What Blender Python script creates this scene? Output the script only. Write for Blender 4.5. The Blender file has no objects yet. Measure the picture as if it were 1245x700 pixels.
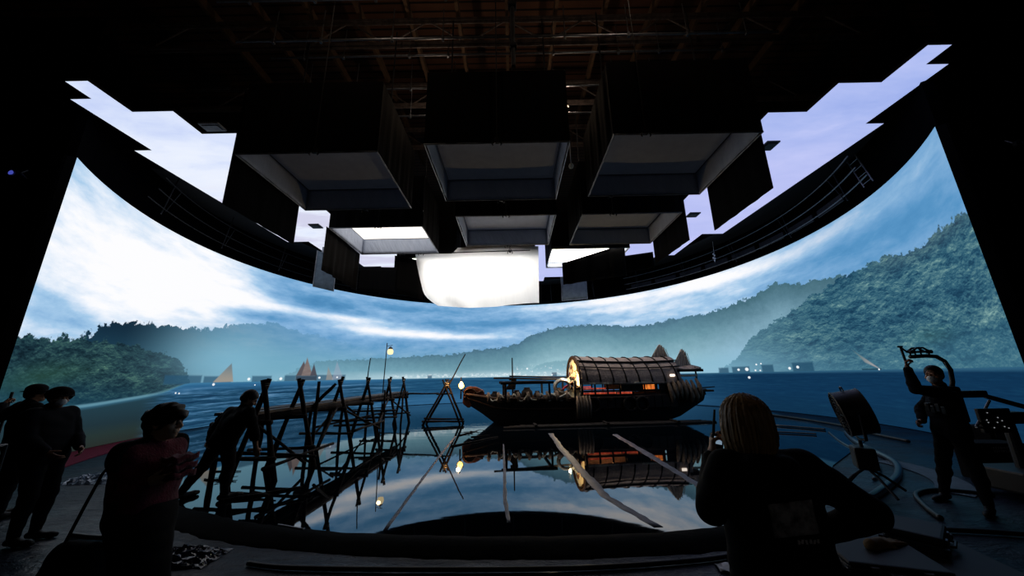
import bpy, bmesh, math, random
import numpy as np
from mathutils import Vector, Matrix

random.seed(7)
RNG = np.random.RandomState(11)
SC = bpy.context.scene
COL = SC.collection
PI = math.pi

# ------------------------------------------------------------------ colours
def lin(c):
    return c / 12.92 if c <= 0.04045 else ((c + 0.055) / 1.055) ** 2.4
def hx(h):
    h = h.lstrip('#')
    return tuple(lin(int(h[i:i + 2], 16) / 255.0) for i in (0, 2, 4)) + (1.0,)

# ------------------------------------------------------------------ a small node language
class G:
    """node tree of one material"""
    def __init__(self, name):
        self.m = bpy.data.materials.new(name)
        self.m.use_nodes = True
        self.t = self.m.node_tree
        self.t.nodes.clear()
        self.out = self.t.nodes.new('ShaderNodeOutputMaterial')
    def node(self, kind, **kw):
        n = self.t.nodes.new(kind)
        for k, v in kw.items():
            setattr(n, k, v)
        return n
    def put(self, sock, val):
        if isinstance(val, E):
            self.t.links.new(val.s, sock)
        elif val is not None:
            sock.default_value = val
    def math(self, op, *a, clamp=False):
        n = self.node('ShaderNodeMath', operation=op, use_clamp=clamp)
        for i, v in enumerate(a):
            self.put(n.inputs[i], v)
        return E(self, n.outputs[0])
    def uv(self):
        n = self.node('ShaderNodeUVMap')
        s = self.node('ShaderNodeSeparateXYZ')
        self.t.links.new(n.outputs[0], s.inputs[0])
        return E(self, s.outputs[0]), E(self, s.outputs[1])
    def objc(self):
        n = self.node('ShaderNodeTexCoord')
        return E(self, n.outputs['Object'])
    def geo(self):
        n = self.node('ShaderNodeNewGeometry')
        return E(self, n.outputs['Position'])
    def sep(self, v):
        s = self.node('ShaderNodeSeparateXYZ')
        self.put(s.inputs[0], v)
        return [E(self, o) for o in s.outputs]
    def vec(self, x, y, z=0.0):
        n = self.node('ShaderNodeCombineXYZ')
        for i, v in enumerate((x, y, z)):
            self.put(n.inputs[i], v)
        return E(self, n.outputs[0])
    def noise(self, v, scale=1.0, detail=4.0, rough=0.55, dist=0.0):
        n = self.node('ShaderNodeTexNoise')
        self.put(n.inputs['Vector'], v)
        n.inputs['Scale'].default_value = scale
        n.inputs['Detail'].default_value = detail
        n.inputs['Roughness'].default_value = rough
        n.inputs['Distortion'].default_value = dist
        return E(self, n.outputs[0])
    def vor(self, v, scale=1.0, smooth=False, rnd=1.0):
        n = self.node('ShaderNodeTexVoronoi', feature='SMOOTH_F1' if smooth else 'F1')
        self.put(n.inputs['Vector'], v)
        n.inputs['Scale'].default_value = scale
        n.inputs['Randomness'].default_value = rnd
        return E(self, n.outputs['Distance'])
    def step(self, x, a, b):
        """smoothstep from a to b"""
        n = self.node('ShaderNodeMapRange', interpolation_type='SMOOTHSTEP')
        self.put(n.inputs[0], x)
        self.put(n.inputs[1], a); self.put(n.inputs[2], b)
        return E(self, n.outputs[0])
    def lmap(self, x, a, b, c=0.0, d=1.0):
        n = self.node('ShaderNodeMapRange')
        self.put(n.inputs[0], x)
        for i, v in enumerate((a, b, c, d)):
            self.put(n.inputs[1 + i], v)
        return E(self, n.outputs[0])
    def ramp(self, x, stops, interp='LINEAR'):
        n = self.node('ShaderNodeValToRGB')
        n.color_ramp.interpolation = interp
        el = n.color_ramp.elements
        while len(el) > 1:
            el.remove(el[-1])
        el[0].position = stops[0][0]; el[0].color = hx(stops[0][1])
        for p, c in stops[1:]:
            e = el.new(p); e.color = hx(c)
        self.put(n.inputs[0], x)
        return E(self, n.outputs[0])
    def curve(self, x, pts, x0, x1, y0, y1):
        """function through the points (x, y)"""
        n = self.node('ShaderNodeFloatCurve')
        c = n.mapping.curves[0]
        q = [((px - x0) / (x1 - x0), (py - y0) / (y1 - y0)) for px, py in pts]
        c.points[0].location = q[0]; c.points[1].location = q[-1]
        for p in q[1:-1]:
            c.points.new(*p)
        for p in c.points:
            p.handle_type = 'AUTO_CLAMPED'
        n.mapping.use_clip = False
        n.mapping.update()
        self.put(n.inputs['Value'], (x - x0) * (1.0 / (x1 - x0)))
        return E(self, n.outputs[0]) * (y1 - y0) + y0
    def col(self, h):
        n = self.node('ShaderNodeRGB')
        n.outputs[0].default_value = hx(h) if isinstance(h, str) else h
        return E(self, n.outputs[0])
    def mix(self, f, a, b):
        n = self.node('ShaderNodeMix', data_type='RGBA')
        self.put(n.inputs[0], f)
        for i, v in ((6, a), (7, b)):
            if isinstance(v, str):
                v = hx(v)
            self.put(n.inputs[i], v)
        return E(self, n.outputs[2])
    def bump(self, h, strength=0.3, dist=0.02):
        n = self.node('ShaderNodeBump')
        n.inputs['Strength'].default_value = strength
        n.inputs['Distance'].default_value = dist
        self.put(n.inputs['Height'], h)
        return E(self, n.outputs[0])
    def principled(self, base, rough=0.6, metal=0.0, spec=0.5, normal=None, emit=None, estr=0.0, ior=None, sheen=0.0):
        n = self.node('ShaderNodeBsdfPrincipled')
        self.put(n.inputs['Base Color'], hx(base) if isinstance(base, str) else base)
        self.put(n.inputs['Roughness'], rough)
        self.put(n.inputs['Metallic'], metal)
        n.inputs['Specular IOR Level'].default_value = spec
        if ior:
            n.inputs['IOR'].default_value = ior
        if normal is not None:
            self.put(n.inputs['Normal'], normal)
        if sheen:
            n.inputs['Sheen Weight'].default_value = sheen
        if emit is not None:
            self.put(n.inputs['Emission Color'], hx(emit) if isinstance(emit, str) else emit)
            self.put(n.inputs['Emission Strength'], estr)
        self.t.links.new(n.outputs[0], self.out.inputs[0])
        return n
    def emission(self, col, strength=1.0):
        n = self.node('ShaderNodeEmission')
        self.put(n.inputs[0], hx(col) if isinstance(col, str) else col)
        self.put(n.inputs[1], strength)
        self.t.links.new(n.outputs[0], self.out.inputs[0])
        return n

class E:
    """an expression: an output socket with arithmetic"""
    def __init__(self, g, s):
        self.g, self.s = g, s
    def __add__(self, o): return self.g.math('ADD', self, o)
    __radd__ = __add__
    def __sub__(self, o): return self.g.math('SUBTRACT', self, o)
    def __rsub__(self, o): return self.g.math('SUBTRACT', o, self)
    def __mul__(self, o): return self.g.math('MULTIPLY', self, o)
    __rmul__ = __mul__
    def __truediv__(self, o): return self.g.math('DIVIDE', self, o)
    def __neg__(self): return self.g.math('MULTIPLY', self, -1.0)
    def __pow__(self, o): return self.g.math('POWER', self, o)
    def exp(self): return self.g.math('EXPONENT', self)
    def abs(self): return self.g.math('ABSOLUTE', self)
    def min(self, o): return self.g.math('MINIMUM', self, o)
    def max(self, o): return self.g.math('MAXIMUM', self, o)
    def sat(self): return self.g.math('ADD', self, 0.0, clamp=True)

# ------------------------------------------------------------------ plain materials
def mat(name, base, rough=0.7, metal=0.0, spec=0.4, var=0.25, scale=6.0, bump=0.0, bscale=30.0, stretch=(1, 1, 1), sheen=0.0):
    g = G(name)
    p = g.objc()
    x, y, z = g.sep(p)
    v = g.vec(x * stretch[0], y * stretch[1], z * stretch[2])
    n = g.noise(v, scale, 4.0, 0.6)
    c = hx(base)
    dark = tuple(k * (1 - var) for k in c[:3]) + (1,)
    lite = tuple(min(1, k * (1 + var)) for k in c[:3]) + (1,)
    f = g.step(n, 0.3, 0.7)
    nor = g.bump(g.noise(v, bscale, 3.0, 0.6), bump, 0.02) if bump else None
    g.principled(g.mix(f, dark, lite), rough, metal, spec, nor, sheen=sheen)
    return g.m

def glow(name, col, strength):
    g = G(name)
    x, y, z = g.sep(g.objc())
    n = g.noise(g.vec(x, y, z), 3.0, 2.0, 0.5)
    g.emission(col, n * (0.2 * strength) + 0.9 * strength)
    return g.m

# ------------------------------------------------------------------ mesh building
class MB:
    def __init__(self):
        self.v = []; self.f = []; self.uv = None
    def add(self, vs, fs):
        o = len(self.v)
        self.v += [tuple(p) for p in vs]
        self.f += [tuple(i + o for i in f) for f in fs]
        return self
    def box(self, lo, hi, M=None, ch=0.0):
        x0, y0, z0 = lo; x1, y1, z1 = hi
        if ch > 0:
            c = min(ch, abs(x1 - x0) * .45, abs(y1 - y0) * .45, abs(z1 - z0) * .45)
            bm = bmesh.new()
            bmesh.ops.create_cube(bm, size=1.0)
            for v in bm.verts:
                v.co = Vector(((x0 + x1) / 2 + v.co.x * (x1 - x0), (y0 + y1) / 2 + v.co.y * (y1 - y0), (z0 + z1) / 2 + v.co.z * (z1 - z0)))
            bmesh.ops.bevel(bm, geom=list(bm.edges), offset=c, segments=2, affect='EDGES', profile=0.6)
            bm.verts.index_update()
            vs = [v.co.copy() for v in bm.verts]
            fs = [[v.index for v in f.verts] for f in bm.faces]
            bm.free()
        else:
            vs = [Vector(p) for p in ((x0, y0, z0), (x1, y0, z0), (x1, y1, z0), (x0, y1, z0), (x0, y0, z1), (x1, y0, z1), (x1, y1, z1), (x0, y1, z1))]
            fs = [(3, 2, 1, 0), (4, 5, 6, 7), (0, 1, 5, 4), (1, 2, 6, 5), (2, 3, 7, 6), (3, 0, 4, 7)]
        if M is not None:
            vs = [M @ Vector(p) for p in vs]
        return self.add(vs, fs)
    def tube(self, pts, r, n=8, closed=False, cap=True, flat=1.0):
        pts = [Vector(p) for p in pts]
        m = len(pts)
        rs = r if isinstance(r, (list, tuple)) else [r] * m
        vs, fs = [], []
        up = None
        for i, p in enumerate(pts):
            a = pts[(i - 1) % m] if (closed or i > 0) else p
            b = pts[(i + 1) % m] if (closed or i < m - 1) else p
            t = (b - a)
            if t.length < 1e-9: t = Vector((0, 0, 1))
            t.normalize()
            if up is None:
                up = Vector((0, 0, 1)) if abs(t.z) < 0.95 else Vector((1, 0, 0))
            u = t.cross(up)
            if u.length < 1e-6:
                u = t.cross(Vector((1, 0.3, 0)))
            u.normalize()
            w = u.cross(t).normalized()
            up = w
            for k in range(n):
                an = 2 * PI * k / n
                vs.append(p + (u * math.cos(an) + w * math.sin(an) * flat) * rs[i])
        for i in range(m - (0 if closed else 1)):
            j = (i + 1) % m
            for k in range(n):
                l = (k + 1) % n
                fs.append((i * n + k, i * n + l, j * n + l, j * n + k))
        if cap and not closed:
            fs.append(tuple(range(n - 1, -1, -1)))
            fs.append(tuple((m - 1) * n + k for k in range(n)))
        return self.add(vs, fs)
    def pole(self, a, b, r0, r1=None, n=8, wob=0.0):
        """a slightly uneven round timber or pipe"""
        a, b = Vector(a), Vector(b)
        r1 = r0 if r1 is None else r1
        k = 5 if wob else 2
        pts, rs = [], []
        for i in range(k):
            t = i / (k - 1)
            o = Vector((random.uniform(-1, 1), random.uniform(-1, 1), random.uniform(-1, 1))) * (wob if 0 < i < k - 1 else 0)
            pts.append(a.lerp(b, t) + o)
            rs.append(r0 + (r1 - r0) * t + (random.uniform(-.15, .15) * r0 if wob else 0))
        return self.tube(pts, rs, n)
    def lathe(self, prof, n=20, M=None):
        vs, fs = [], []
        for (r, z) in prof:
            for k in range(n):
                an = 2 * PI * k / n
                vs.append(Vector((r * math.cos(an), r * math.sin(an), z)))
        m = len(prof)
        for i in range(m - 1):
            for k in range(n):
                l = (k + 1) % n
                fs.append((i * n + k, i * n + l, (i + 1) * n + l, (i + 1) * n + k))
        fs.append(tuple(range(n - 1, -1, -1)))
        fs.append(tuple((m - 1) * n + k for k in range(n)))
        if M is not None:
            vs = [M @ v for v in vs]
        return self.add(vs, fs)
    def grid(self, rows, thick=None):
        """rows of points; thick = offset vector for a back side"""
        nr, nc = len(rows), len(rows[0])
        vs = [Vector(p) for r in rows for p in r]
        fs = [(i * nc + j, i * nc + j + 1, (i + 1) * nc + j + 1, (i + 1) * nc + j) for i in range(nr - 1) for j in range(nc - 1)]
        if thick is not None:
            t = Vector(thick); n = len(vs)
            vs += [p + t for p in vs]
            fs += [tuple(n + i for i in reversed(f)) for f in list(fs)]
            bd = [(0, j) for j in range(nc)] + [(i, nc - 1) for i in range(1, nr)] + [(nr - 1, j) for j in range(nc - 2, -1, -1)] + [(i, 0) for i in range(nr - 2, 0, -1)]
            ids = [i * nc + j for i, j in bd]
            for a, b in zip(ids, ids[1:] + ids[:1]):
                fs.append((b, a, a + n, b + n))
        return self.add(vs, fs)
    def prism(self, poly, z0, z1, M=None):
        n = len(poly)
        vs = [Vector((x, y, z0)) for x, y in poly] + [Vector((x, y, z1)) for x, y in poly]
        fs = [tuple(range(n - 1, -1, -1)), tuple(range(n, 2 * n))] + [(i, (i + 1) % n, n + (i + 1) % n, n + i) for i in range(n)]
        if M is not None:
            vs = [M @ v for v in vs]
        return self.add(vs, fs)
    def build(self, name, material, parent=None, smooth=False, loc=None):
        me = bpy.data.meshes.new(name)
        me.from_pydata([tuple(v) for v in self.v], [], self.f)
        me.validate()
        bm = bmesh.new(); bm.from_mesh(me)
        bmesh.ops.recalc_face_normals(bm, faces=list(bm.faces))
        bm.to_mesh(me); bm.free()
        return link(name, me, material, parent, smooth, loc)

def link(name, me, material, parent=None, smooth=False, loc=None):
    for m_ in (material if isinstance(material, (list, tuple)) else [material]):
        me.materials.append(m_)
    if smooth:
        me.polygons.foreach_set('use_smooth', [True] * len(me.polygons))
    o = bpy.data.objects.new(name, me)
    COL.objects.link(o)
    if parent is not None:
        o.parent = parent
    if loc is not None:
        o.location = loc
    return o

def smooth_by_angle(o, deg=40):
    me = o.data
    me.polygons.foreach_set('use_smooth', [True] * len(me.polygons))
    bm = bmesh.new(); bm.from_mesh(me)
    for e in bm.edges:
        if len(e.link_faces) == 2 and e.calc_face_angle(0) > math.radians(deg):
            e.smooth = False
    bm.to_mesh(me); bm.free()
    return o

def tag(o, label, cat, group=None, kind=None):
    o['label'] = label
    o['category'] = cat
    if group: o['group'] = group
    if kind: o['kind'] = kind
    return o

def empty(name, loc=(0, 0, 0), rz=0.0, label=None, cat=None, group=None):
    o = bpy.data.objects.new(name, None)
    o.empty_display_size = 0.1
    COL.objects.link(o)
    o.location = loc; o.rotation_euler = (0, 0, rz)
    if label: tag(o, label, cat, group)
    return o

def struct(o, label=None, cat=None):
    o['kind'] = 'structure'
    if label: o['label'] = label
    if cat: o['category'] = cat
    return o

def copy_tree(o, parent=None):
    c = o.copy(); COL.objects.link(c); c.parent = parent
    for ch in list(o.children):
        copy_tree(ch, c)
    return c

def plank(a, b, w, t, up=(0, 0, 1)):
    """matrix-free rectangular beam from a to b: width w, thickness t; returns verts, faces"""
    a, b = Vector(a), Vector(b)
    d = (b - a).normalized()
    u = Vector(up)
    s = d.cross(u)
    if s.length < 1e-6: s = d.cross(Vector((1, 0, 0)))
    s.normalize(); u = s.cross(d).normalized()
    vs = []
    for p in (a, b):
        for sx, sz in ((-1, -1), (1, -1), (1, 1), (-1, 1)):
            vs.append(p + s * (sx * w / 2) + u * (sz * t / 2))
    fs = [(3, 2, 1, 0), (4, 5, 6, 7), (0, 1, 5, 4), (1, 2, 6, 5), (2, 3, 7, 6), (3, 0, 4, 7)]
    return vs, fs
# ================================================================== the place
EYE = 1.70                       # camera height
CX, CY, RAD = -0.2, 14.04, 12.23  # centre and radius of the curved screen
WALL_H = 7.0

def on_wall(s, z, r=RAD):
    th = PI / 2 - s / RAD
    return Vector((CX + r * math.cos(th), CY + r * math.sin(th), z))

M_black = mat('black_paint', '#0b0c10', 0.8, 0, 0.2)
M_cloth = mat('black_cloth', '#0a0a0d', 0.95, 0, 0.1, bump=0.3, bscale=14, stretch=(1, 1, .25))
M_dark_room = mat('dark_room_paint', '#0c0c0f', 0.9, 0, 0.1, var=.3, scale=.6)
M_pipe = mat('dull_steel_pipe', '#5a5d63', 0.45, 0.8, 0.5)
M_dpipe = mat('dark_steel', '#1c1e23', 0.55, 0.6, 0.4)

# ---- floor
def floor_material():
    g = G('wet_black_floor')
    x, y, z = g.sep(g.geo())
    n1 = g.noise(g.vec(x, y, 0), 0.9, 5, 0.6)
    n2 = g.noise(g.vec(x * 1.2, y * 3.2, 0), 2.2, 5, 0.65, 0.6)
    n3 = g.noise(g.vec(x, y, 3), 14, 4, 0.7)
    wet = g.step(n1, 0.38, 0.62)
    base = g.mix(n2, '#050b14', '#0d2036')
    rough = g.lmap(wet, 0, 1, 0.52, 0.3) + (n3 - 0.5) * 0.25
    nor = g.bump(n2 * 1.2 + n3 * 0.35, 0.7, 0.04)
    g.principled(base, rough, 0, 0.2, nor)
    return g.m
fb = MB()
fb.box((-19, -7, -0.12), (19, 29, -0.02))
struct(fb.build('floor', floor_material()), 'black wet studio floor around the pool')

def water_material():
    g = G('still_water_over_black_liner')
    x, y, z = g.sep(g.geo())
    n = g.noise(g.vec(x * 0.6, y * 1.6, 0), 1.6, 3, 0.5, 0.3)
    far = g.step(y, 10.5, 14.0)
    right = g.step(x, 3.0, 7.5)
    amp = far * (right * 0.75 + 0.16) + 0.004
    fine = g.noise(g.vec(x * 0.8, y * 4.0, 1), 2.3, 3, 0.6)
    h = n * (0.05 + 0.3 * g.step(y, 8.5, 12.5)) + fine * amp + g.noise(g.vec(x * .7, y * 5.0, 4), 3.0, 2, .5) * g.step(x, 5.0, 8.0) * g.step(y, 11.0, 13.5) * .8
    nor = g.bump(h, 0.22, 0.03)
    base = g.mix(n, '#02060a', '#04090f')
    g.principled(base, 0.02, 0, 0.5, nor, ior=1.65)
    return g.m
# outline of the shallow pool: near edge a shallow arc, far edge along the screen
POOL = [(-4.95, 5.62), (-3.9, 5.1), (-2.96, 4.74), (-1.56, 4.44), (-0.05, 4.31), (1.47, 4.33), (2.5, 4.54), (3.6, 5.05), (4.7, 5.9), (5.9, 7.1), (7.4, 8.3), (9.0, 9.6)]
for k in range(0, 25):
    s = 17.2 - k * (17.2 + 20.2) / 24
    p = on_wall(s, 0, RAD - 0.75)
    POOL.append((p.x, p.y))
POOL += [(-8.9, 9.4), (-7.3, 7.6), (-5.9, 6.4)]
wb = MB()
wb.add([(x, y, 0.0) for x, y in POOL], [tuple(range(len(POOL)))])
struct(wb.build('pool_water', water_material()), 'shallow mirror-still water filling the black pool')

# liner strips lying on the pool bottom, just breaking the surface
M_strip = mat('grey_wet_liner_strip', '#4a4b58', 0.55, 0, 0.4, var=.5, scale=3)
def strip(label, pts, w, seed):
    rnd = random.Random(seed)
    L = []
    for (x0, y0, w0), (x1, y1, w1) in zip(pts[:-1], pts[1:]):
        for k in range(10):
            t = k / 10
            L.append((x0 + (x1 - x0) * t, y0 + (y1 - y0) * t, w0 + (w1 - w0) * t))
    L.append(pts[-1])
    rows = []
    for x, y, ww in L:
        a = ww * rnd.uniform(.75, 1.2); b = ww * rnd.uniform(.75, 1.2)
        rows.append([(x - a * w, y, -0.01), (x - a * w * .6, y, .006), (x + b * w * .6, y, .006), (x + b * w, y, -0.01)])
    m = MB(); m.grid(rows, (0, 0, -0.006))
    tag(m.build('liner_strip', M_strip, smooth=True), label, 'strip', 'strips across the pool')
strip('long grey strip in the water left of the boat, ending at the pool lip', [(-1.53, 4.6, .8), (-1.62, 6.5, .8), (-1.72, 9.0, 1.0), (-1.78, 11.2, 1.1)], .045, 1)
strip('short pale strip in the water under the boat bow mast', [(-.09, 4.75, .7), (-.16, 5.6, .9), (-.2, 7.0, .7), (-.3, 9.8, .5)], .045, 2)
strip('wide grey strip in the water bending to the pool lip below the orange reflection', [(1.62, 4.55, 1.0), (1.3, 5.6, 1.1), (1.22, 7.0, 1.3), (1.12, 9.2, 1.2), (1.1, 11.4, 1.2)], .085, 3)
strip('grey strip in the water behind the blonde woman, right of the orange reflection', [(2.86, 5.9, 1.0), (2.88, 7.0, 1.0), (2.92, 8.5, 1.3), (2.94, 11.0, 1.2)], .09, 4)

# pool lip: tarpaulin wall along the near edge
M_tarp = mat('black_wet_tarpaulin', '#020304', 0.8, 0, 0.03, var=.4, scale=4, bump=.6, bscale=5)
near = [(-5.9, 6.4)] + POOL[:8]
def offset(poly, d):
    out = []
    for i, p in enumerate(poly):
        a = Vector(poly[max(0, i - 1)]); b = Vector(poly[min(len(poly) - 1, i + 1)])
        t = (b - a).normalized()
        n = Vector((t.y, -t.x))
        out.append(Vector(p) + n * d)
    return out
def refine(poly, k=6):
    out = []
    for i in range(len(poly) - 1):
        p0 = Vector(poly[max(0, i - 1)]); p1 = Vector(poly[i]); p2 = Vector(poly[i + 1]); p3 = Vector(poly[min(len(poly) - 1, i + 2)])
        for j in range(k):
            t = j / k
            out.append(0.5 * ((2 * p1) + (p2 - p0) * t + (2 * p0 - 5 * p1 + 4 * p2 - p3) * t * t + (3 * p1 - p0 - 3 * p2 + p3) * t ** 3))
    out.append(Vector(poly[-1]))
    return out
lipc = refine(near, 8)
rows = []
rnd = random.Random(5)
for d, z in ((-.03, -.02), (.0, .025), (.06, .05), (.16, .055), (.26, .04), (.34, -.0), (.42, -.03)):
    r_ = offset(lipc, d)
    rows.append([(p.x, p.y, z + rnd.uniform(-.008, .008)) for p in r_])
m = MB(); m.grid(rows, (0, 0, -.01))
tag(m.build('pool_lip', M_tarp, smooth=True), 'low black tarpaulin lip along the near edge of the pool', 'pool lip')

# red mat strip by the foot of the screen, left
M_red = mat('dark_red_carpet', '#5c1028', 0.9, 0, 0.2, var=.3, scale=12, bump=.3, bscale=60)
rows = []
for r in (RAD - 0.05, RAD - .55, RAD - 1.05):
    rows.append([tuple(on_wall(-26.4 + 5.9 * k / 20, 0.0, r)) for k in range(21)])
m = MB(); m.grid(rows, (0, 0, -.018))
tag(m.build('carpet_strip', M_red), 'dark red carpet strip along the foot of the screen at left', 'carpet')

# ---- room shell
def shell(name, lo, hi, mt, label):
    m = MB(); m.box(lo, hi)
    return struct(m.build(name, mt), label)
shell('wall_left', (-19.2, -7, -.12), (-19, 29, 14), M_dark_room, 'unlit black studio wall at left')
shell('wall_right', (19, -7, -.12), (19.2, 29, 14), M_dark_room, 'unlit black studio wall at right')
shell('wall_back', (-19, 29, -.12), (19, 29.2, 14), M_dark_room, 'unlit studio wall behind the screen')
shell('wall_front', (-19, -7.2, -.12), (19, -7, 14), M_dark_room, 'unlit studio wall behind the camera')
def ceil_material():
    g = G('brown_timber_ceiling')
    x, y, z = g.sep(g.geo())
    n = g.noise(g.vec(x * .3, y * 2.0, 0), 3, 4, .6)
    st = g.math('PINGPONG', y, 0.15)
    c = g.mix(g.step(st, .02, .05), '#140c08', g.mix(n, '#38241a', '#543828'))
    g.principled(c, .85, 0, .2)
    return g.m
shell('ceiling', (-19, -7, 14), (19, 29, 14.2), ceil_material(), 'dark brown timber studio ceiling')
# ================================================================== the curved LED screen
def led_material():
    g = G('led_screen_misty_bay')
    s, z = g.uv()
    P = lambda sx, sz, o=0.0: g.vec(s * sx, z * sz, o)
    cv = lambda pts: g.curve(s, pts, -28.0, 28.0, 0.0, 8.0)
    # ---------------------------------------------------------------- clouds
    warp = (g.noise(P(.22, .5, 3), 1.0, 3, .55) - .5)
    n1 = g.noise(g.vec(s * .16 + warp * .6, z * .75 - s * .03 + warp, 1.0), 1.0, 6, .58)
    n2 = g.noise(g.vec(s * .45 + z * .25, z * 1.7 - s * .10 + warp * 1.3, 5.0), 1.0, 6, .6)
    n3 = g.noise(g.vec(s * 1.1, z * 3.2 - s * .12, 9.0), 1.0, 5, .62)
    def blob(s0, z0, ws, wz, a, sl=0.0):
        u = (s - s0) * (1.0 / ws)
        v = (z - z0 - (s - s0) * sl if sl else z - z0) * (1.0 / wz)
        return (-(u * u + v * v)).exp() * a
    B = cv([(-28, .64 * 8), (-25, .74 * 8), (-20, .72 * 8), (-17, .56 * 8), (-14, .38 * 8), (-8, .36 * 8), (-2, .40 * 8), (4, .46 * 8), (10, .56 * 8), (15, .56 * 8), (19, .48 * 8), (28, .44 * 8)]) * .125
    for a in ((-24.5, 3.25, 2.0, .22, -.30), (-17.2, 4.75, 1.6, .22, -.34, .05), (-20.2, 4.35, .8, .16, -.2), (-26, 3.7, 1.0, .15, -.2), (-22.3, 5.1, 4.2, 1.3, .40), (-19, 6.1, 3, .9, .25), (-26.8, 6.9, 2.2, .7, -.16), (-14.6, 6.1, 3.2, .42, -.26, -.02), (-9.5, 6.45, 4.5, .3, -.10), (-13.0, 5.35, 5.0, .22, .46, .0),
              (-8.8, 4.78, 3.8, .36, .60, -.02), (-3.6, 4.62, 3.8, .22, .42, .0), (-3, 5.55, 4.5, .5, -.22), (-11, 4.0, 6.5, .45, -.02),
              (1.5, 6.75, 2.5, .28, .10), (7.6, 6.75, 4.2, .30, .50, .0), (8.0, 6.15, 3.6, .22, .26, .02), (13.8, 6.65, 2.8, .42, .52, .03), (5.0, 5.9, 3, .3, -.06), (11.2, 5.75, 1.8, .22, .12),
              (19.5, 6.6, 3.0, .32, .44, .03), (15.6, 5.85, 1.6, .2, .1), (20.5, 5.7, 4.0, .55, -.26, .08), (25.3, 5.55, 3.0, .5, -.22, .02), (24.6, 6.5, 2.6, .35, .14, .0), (-25.8, 3.4, 2.6, .3, -.08), (-25.3, 3.6, 1.6, .22, -.1)):
        B = B + blob(*a)
    B = B + (n1 - .5) * .62 + (n2 - .5) * .62 + (n3 - .5) * .34
    sky = g.ramp(B, [(0.0, '#4683b4'), (.22, '#5f99c8'), (.42, '#86b3dc'), (.58, '#a5caea'), (.76, '#d6e6f8'), (.92, '#f4f8ff'), (1.0, '#fdfdff')])
    # right third of the sky is a colder, deeper blue
    sky = g.mix(g.step(s, 15.5, 23.0) * .40, sky, '#4a8cc0')
    # low haze above the horizon
    hz = (g.step(z, 4.6, 2.2) * g.step(s, -21, -16) * g.step(s, 3.0, -3.0))
    sky = g.mix(hz * .85, sky, g.ramp(g.lmap(z, 1.7, 4.4), [(0, '#8fbdd0'), (.25, '#6fa5bb'), (.7, '#5f97b6'), (1, '#6b9fc2')]))
    c = sky

    # ---------------------------------------------------------------- hills
    tr1 = g.noise(P(2.3, 2.3, 2), 1.0, 5, .65) - .5
    tr2 = g.noise(P(6.5, 6.5, 4), 1.0, 4, .65) - .5
    def under(pts, rough, soft=.03):
        h = cv(pts) + tr1 * rough + tr2 * rough * .45
        return g.step(z - h, soft, -soft), h
    # long misty ridge behind the boat
    k, h = under([(-28, 1.6), (-16, 1.7), (-13.5, 2.6), (-12.5, 2.78), (-10.4, 2.93), (-7.2, 3.15), (-4.9, 3.3), (-1.9, 3.72), (-.04, 3.92), (1.84, 4.72), (4.3, 5.22), (5.8, 5.22), (8.4, 4.88), (10, 4.8), (12.3, 4.95), (14.2, 5.0), (17.3, 5.3), (18.5, 5.0), (20.5, 4.0), (28, 3.0)], .75, .025)
    dep = h - z
    far_n = g.noise(P(1.3, 2.2, 7), 1.0, 5, .65)
    ridge = g.ramp(dep * .42 + (far_n - .5) * .22, [(0, '#4a6f84'), (.12, '#567f93'), (.45, '#6b97a7'), (.8, '#86afbd'), (1, '#97bfcb')])
    ridge = g.mix(g.step(s, 6.0, 16.0) * .5, ridge, g.ramp(dep * .3 + (far_n - .5) * .2, [(0, '#50768a'), (.3, '#6a97a4'), (.6, '#86b0c0'), (1, '#98c2d4')]))
    ridge = g.mix(g.step(s, -1.5, -11.0) * .6, ridge, g.ramp(dep * .6, [(0, '#5a8698'), (.5, '#7babbb'), (1, '#9cc4d2')]))
    c = g.mix(k, c, ridge)
    # second tree line under the ridge, just left of the boat roof
    k, h = under([(-28, 1.0), (-1, 1.4), (1.5, 2.2), (2.6, 2.65), (4.5, 2.75), (7, 2.6), (9, 2.2), (11, 1.5), (28, 1.0)], .34, .05)
    c = g.mix(k * .45, c, g.mix(g.step(z, 2.9, 1.8), '#4f8496', '#7fb0c2'))
    # green ridge at the mid right
    k, h = under([(-28, 1.0), (10.0, 1.2), (12.3, 4.6), (14.9, 5.05), (16.9, 5.32), (17.3, 5.42), (17.7, 5.6), (18.6, 5.35), (19.4, 5.2), (20.3, 5.12), (23, 4.6), (28, 4)], .75, .025)
    k = k * g.step(s, 11.5, 16.5)
    dep = h - z
    mr = g.ramp(dep * .32 + (far_n - .5) * .16, [(0, '#446a78'), (.18, '#587f90'), (.5, '#7da5b8'), (.8, '#95bdd4'), (1, '#9cc4da')])
    c = g.mix(k, c, mr)
    # dark rear hill, left
    k, h = under([(-28, 2.0), (-25.5, 2.6), (-24.02, 3.0), (-23.4, 3.38), (-22.3, 3.62), (-21.1, 3.66), (-19.8, 3.72), (-18.8, 3.92), (-17.6, 4.2), (-15.6, 4.5), (-15.0, 4.35), (-13, 4.1), (-9, 3.3), (-6, 2.5), (0, 1), (28, 1)], .8, .025)
    fade = g.step(s, -8.5, -21.5)
    c = g.mix(k * (fade * .97 + .03) * g.step(s, -4, -12), c, g.mix(g.step(s, -22.8, -17.0), g.mix(g.step(z, 3.6, 2.2), '#12293b', '#1d4156'), g.mix(g.step(z, 4.4, 2.4), '#4d84a2', '#6fa6bb')))
    # tree texture: light from above on clumps of foliage
    def relief(f, o, d=.055, det=4):
        a = g.noise(g.vec(s * f * .62 + tr1 * .8, z * f + tr1 * .8, o), 1.0, det, .6)
        b = g.noise(g.vec(s * f * .62 + tr1 * .8, (z + d) * f + tr1 * .8, o), 1.0, det, .6)
        return a - b
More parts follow.
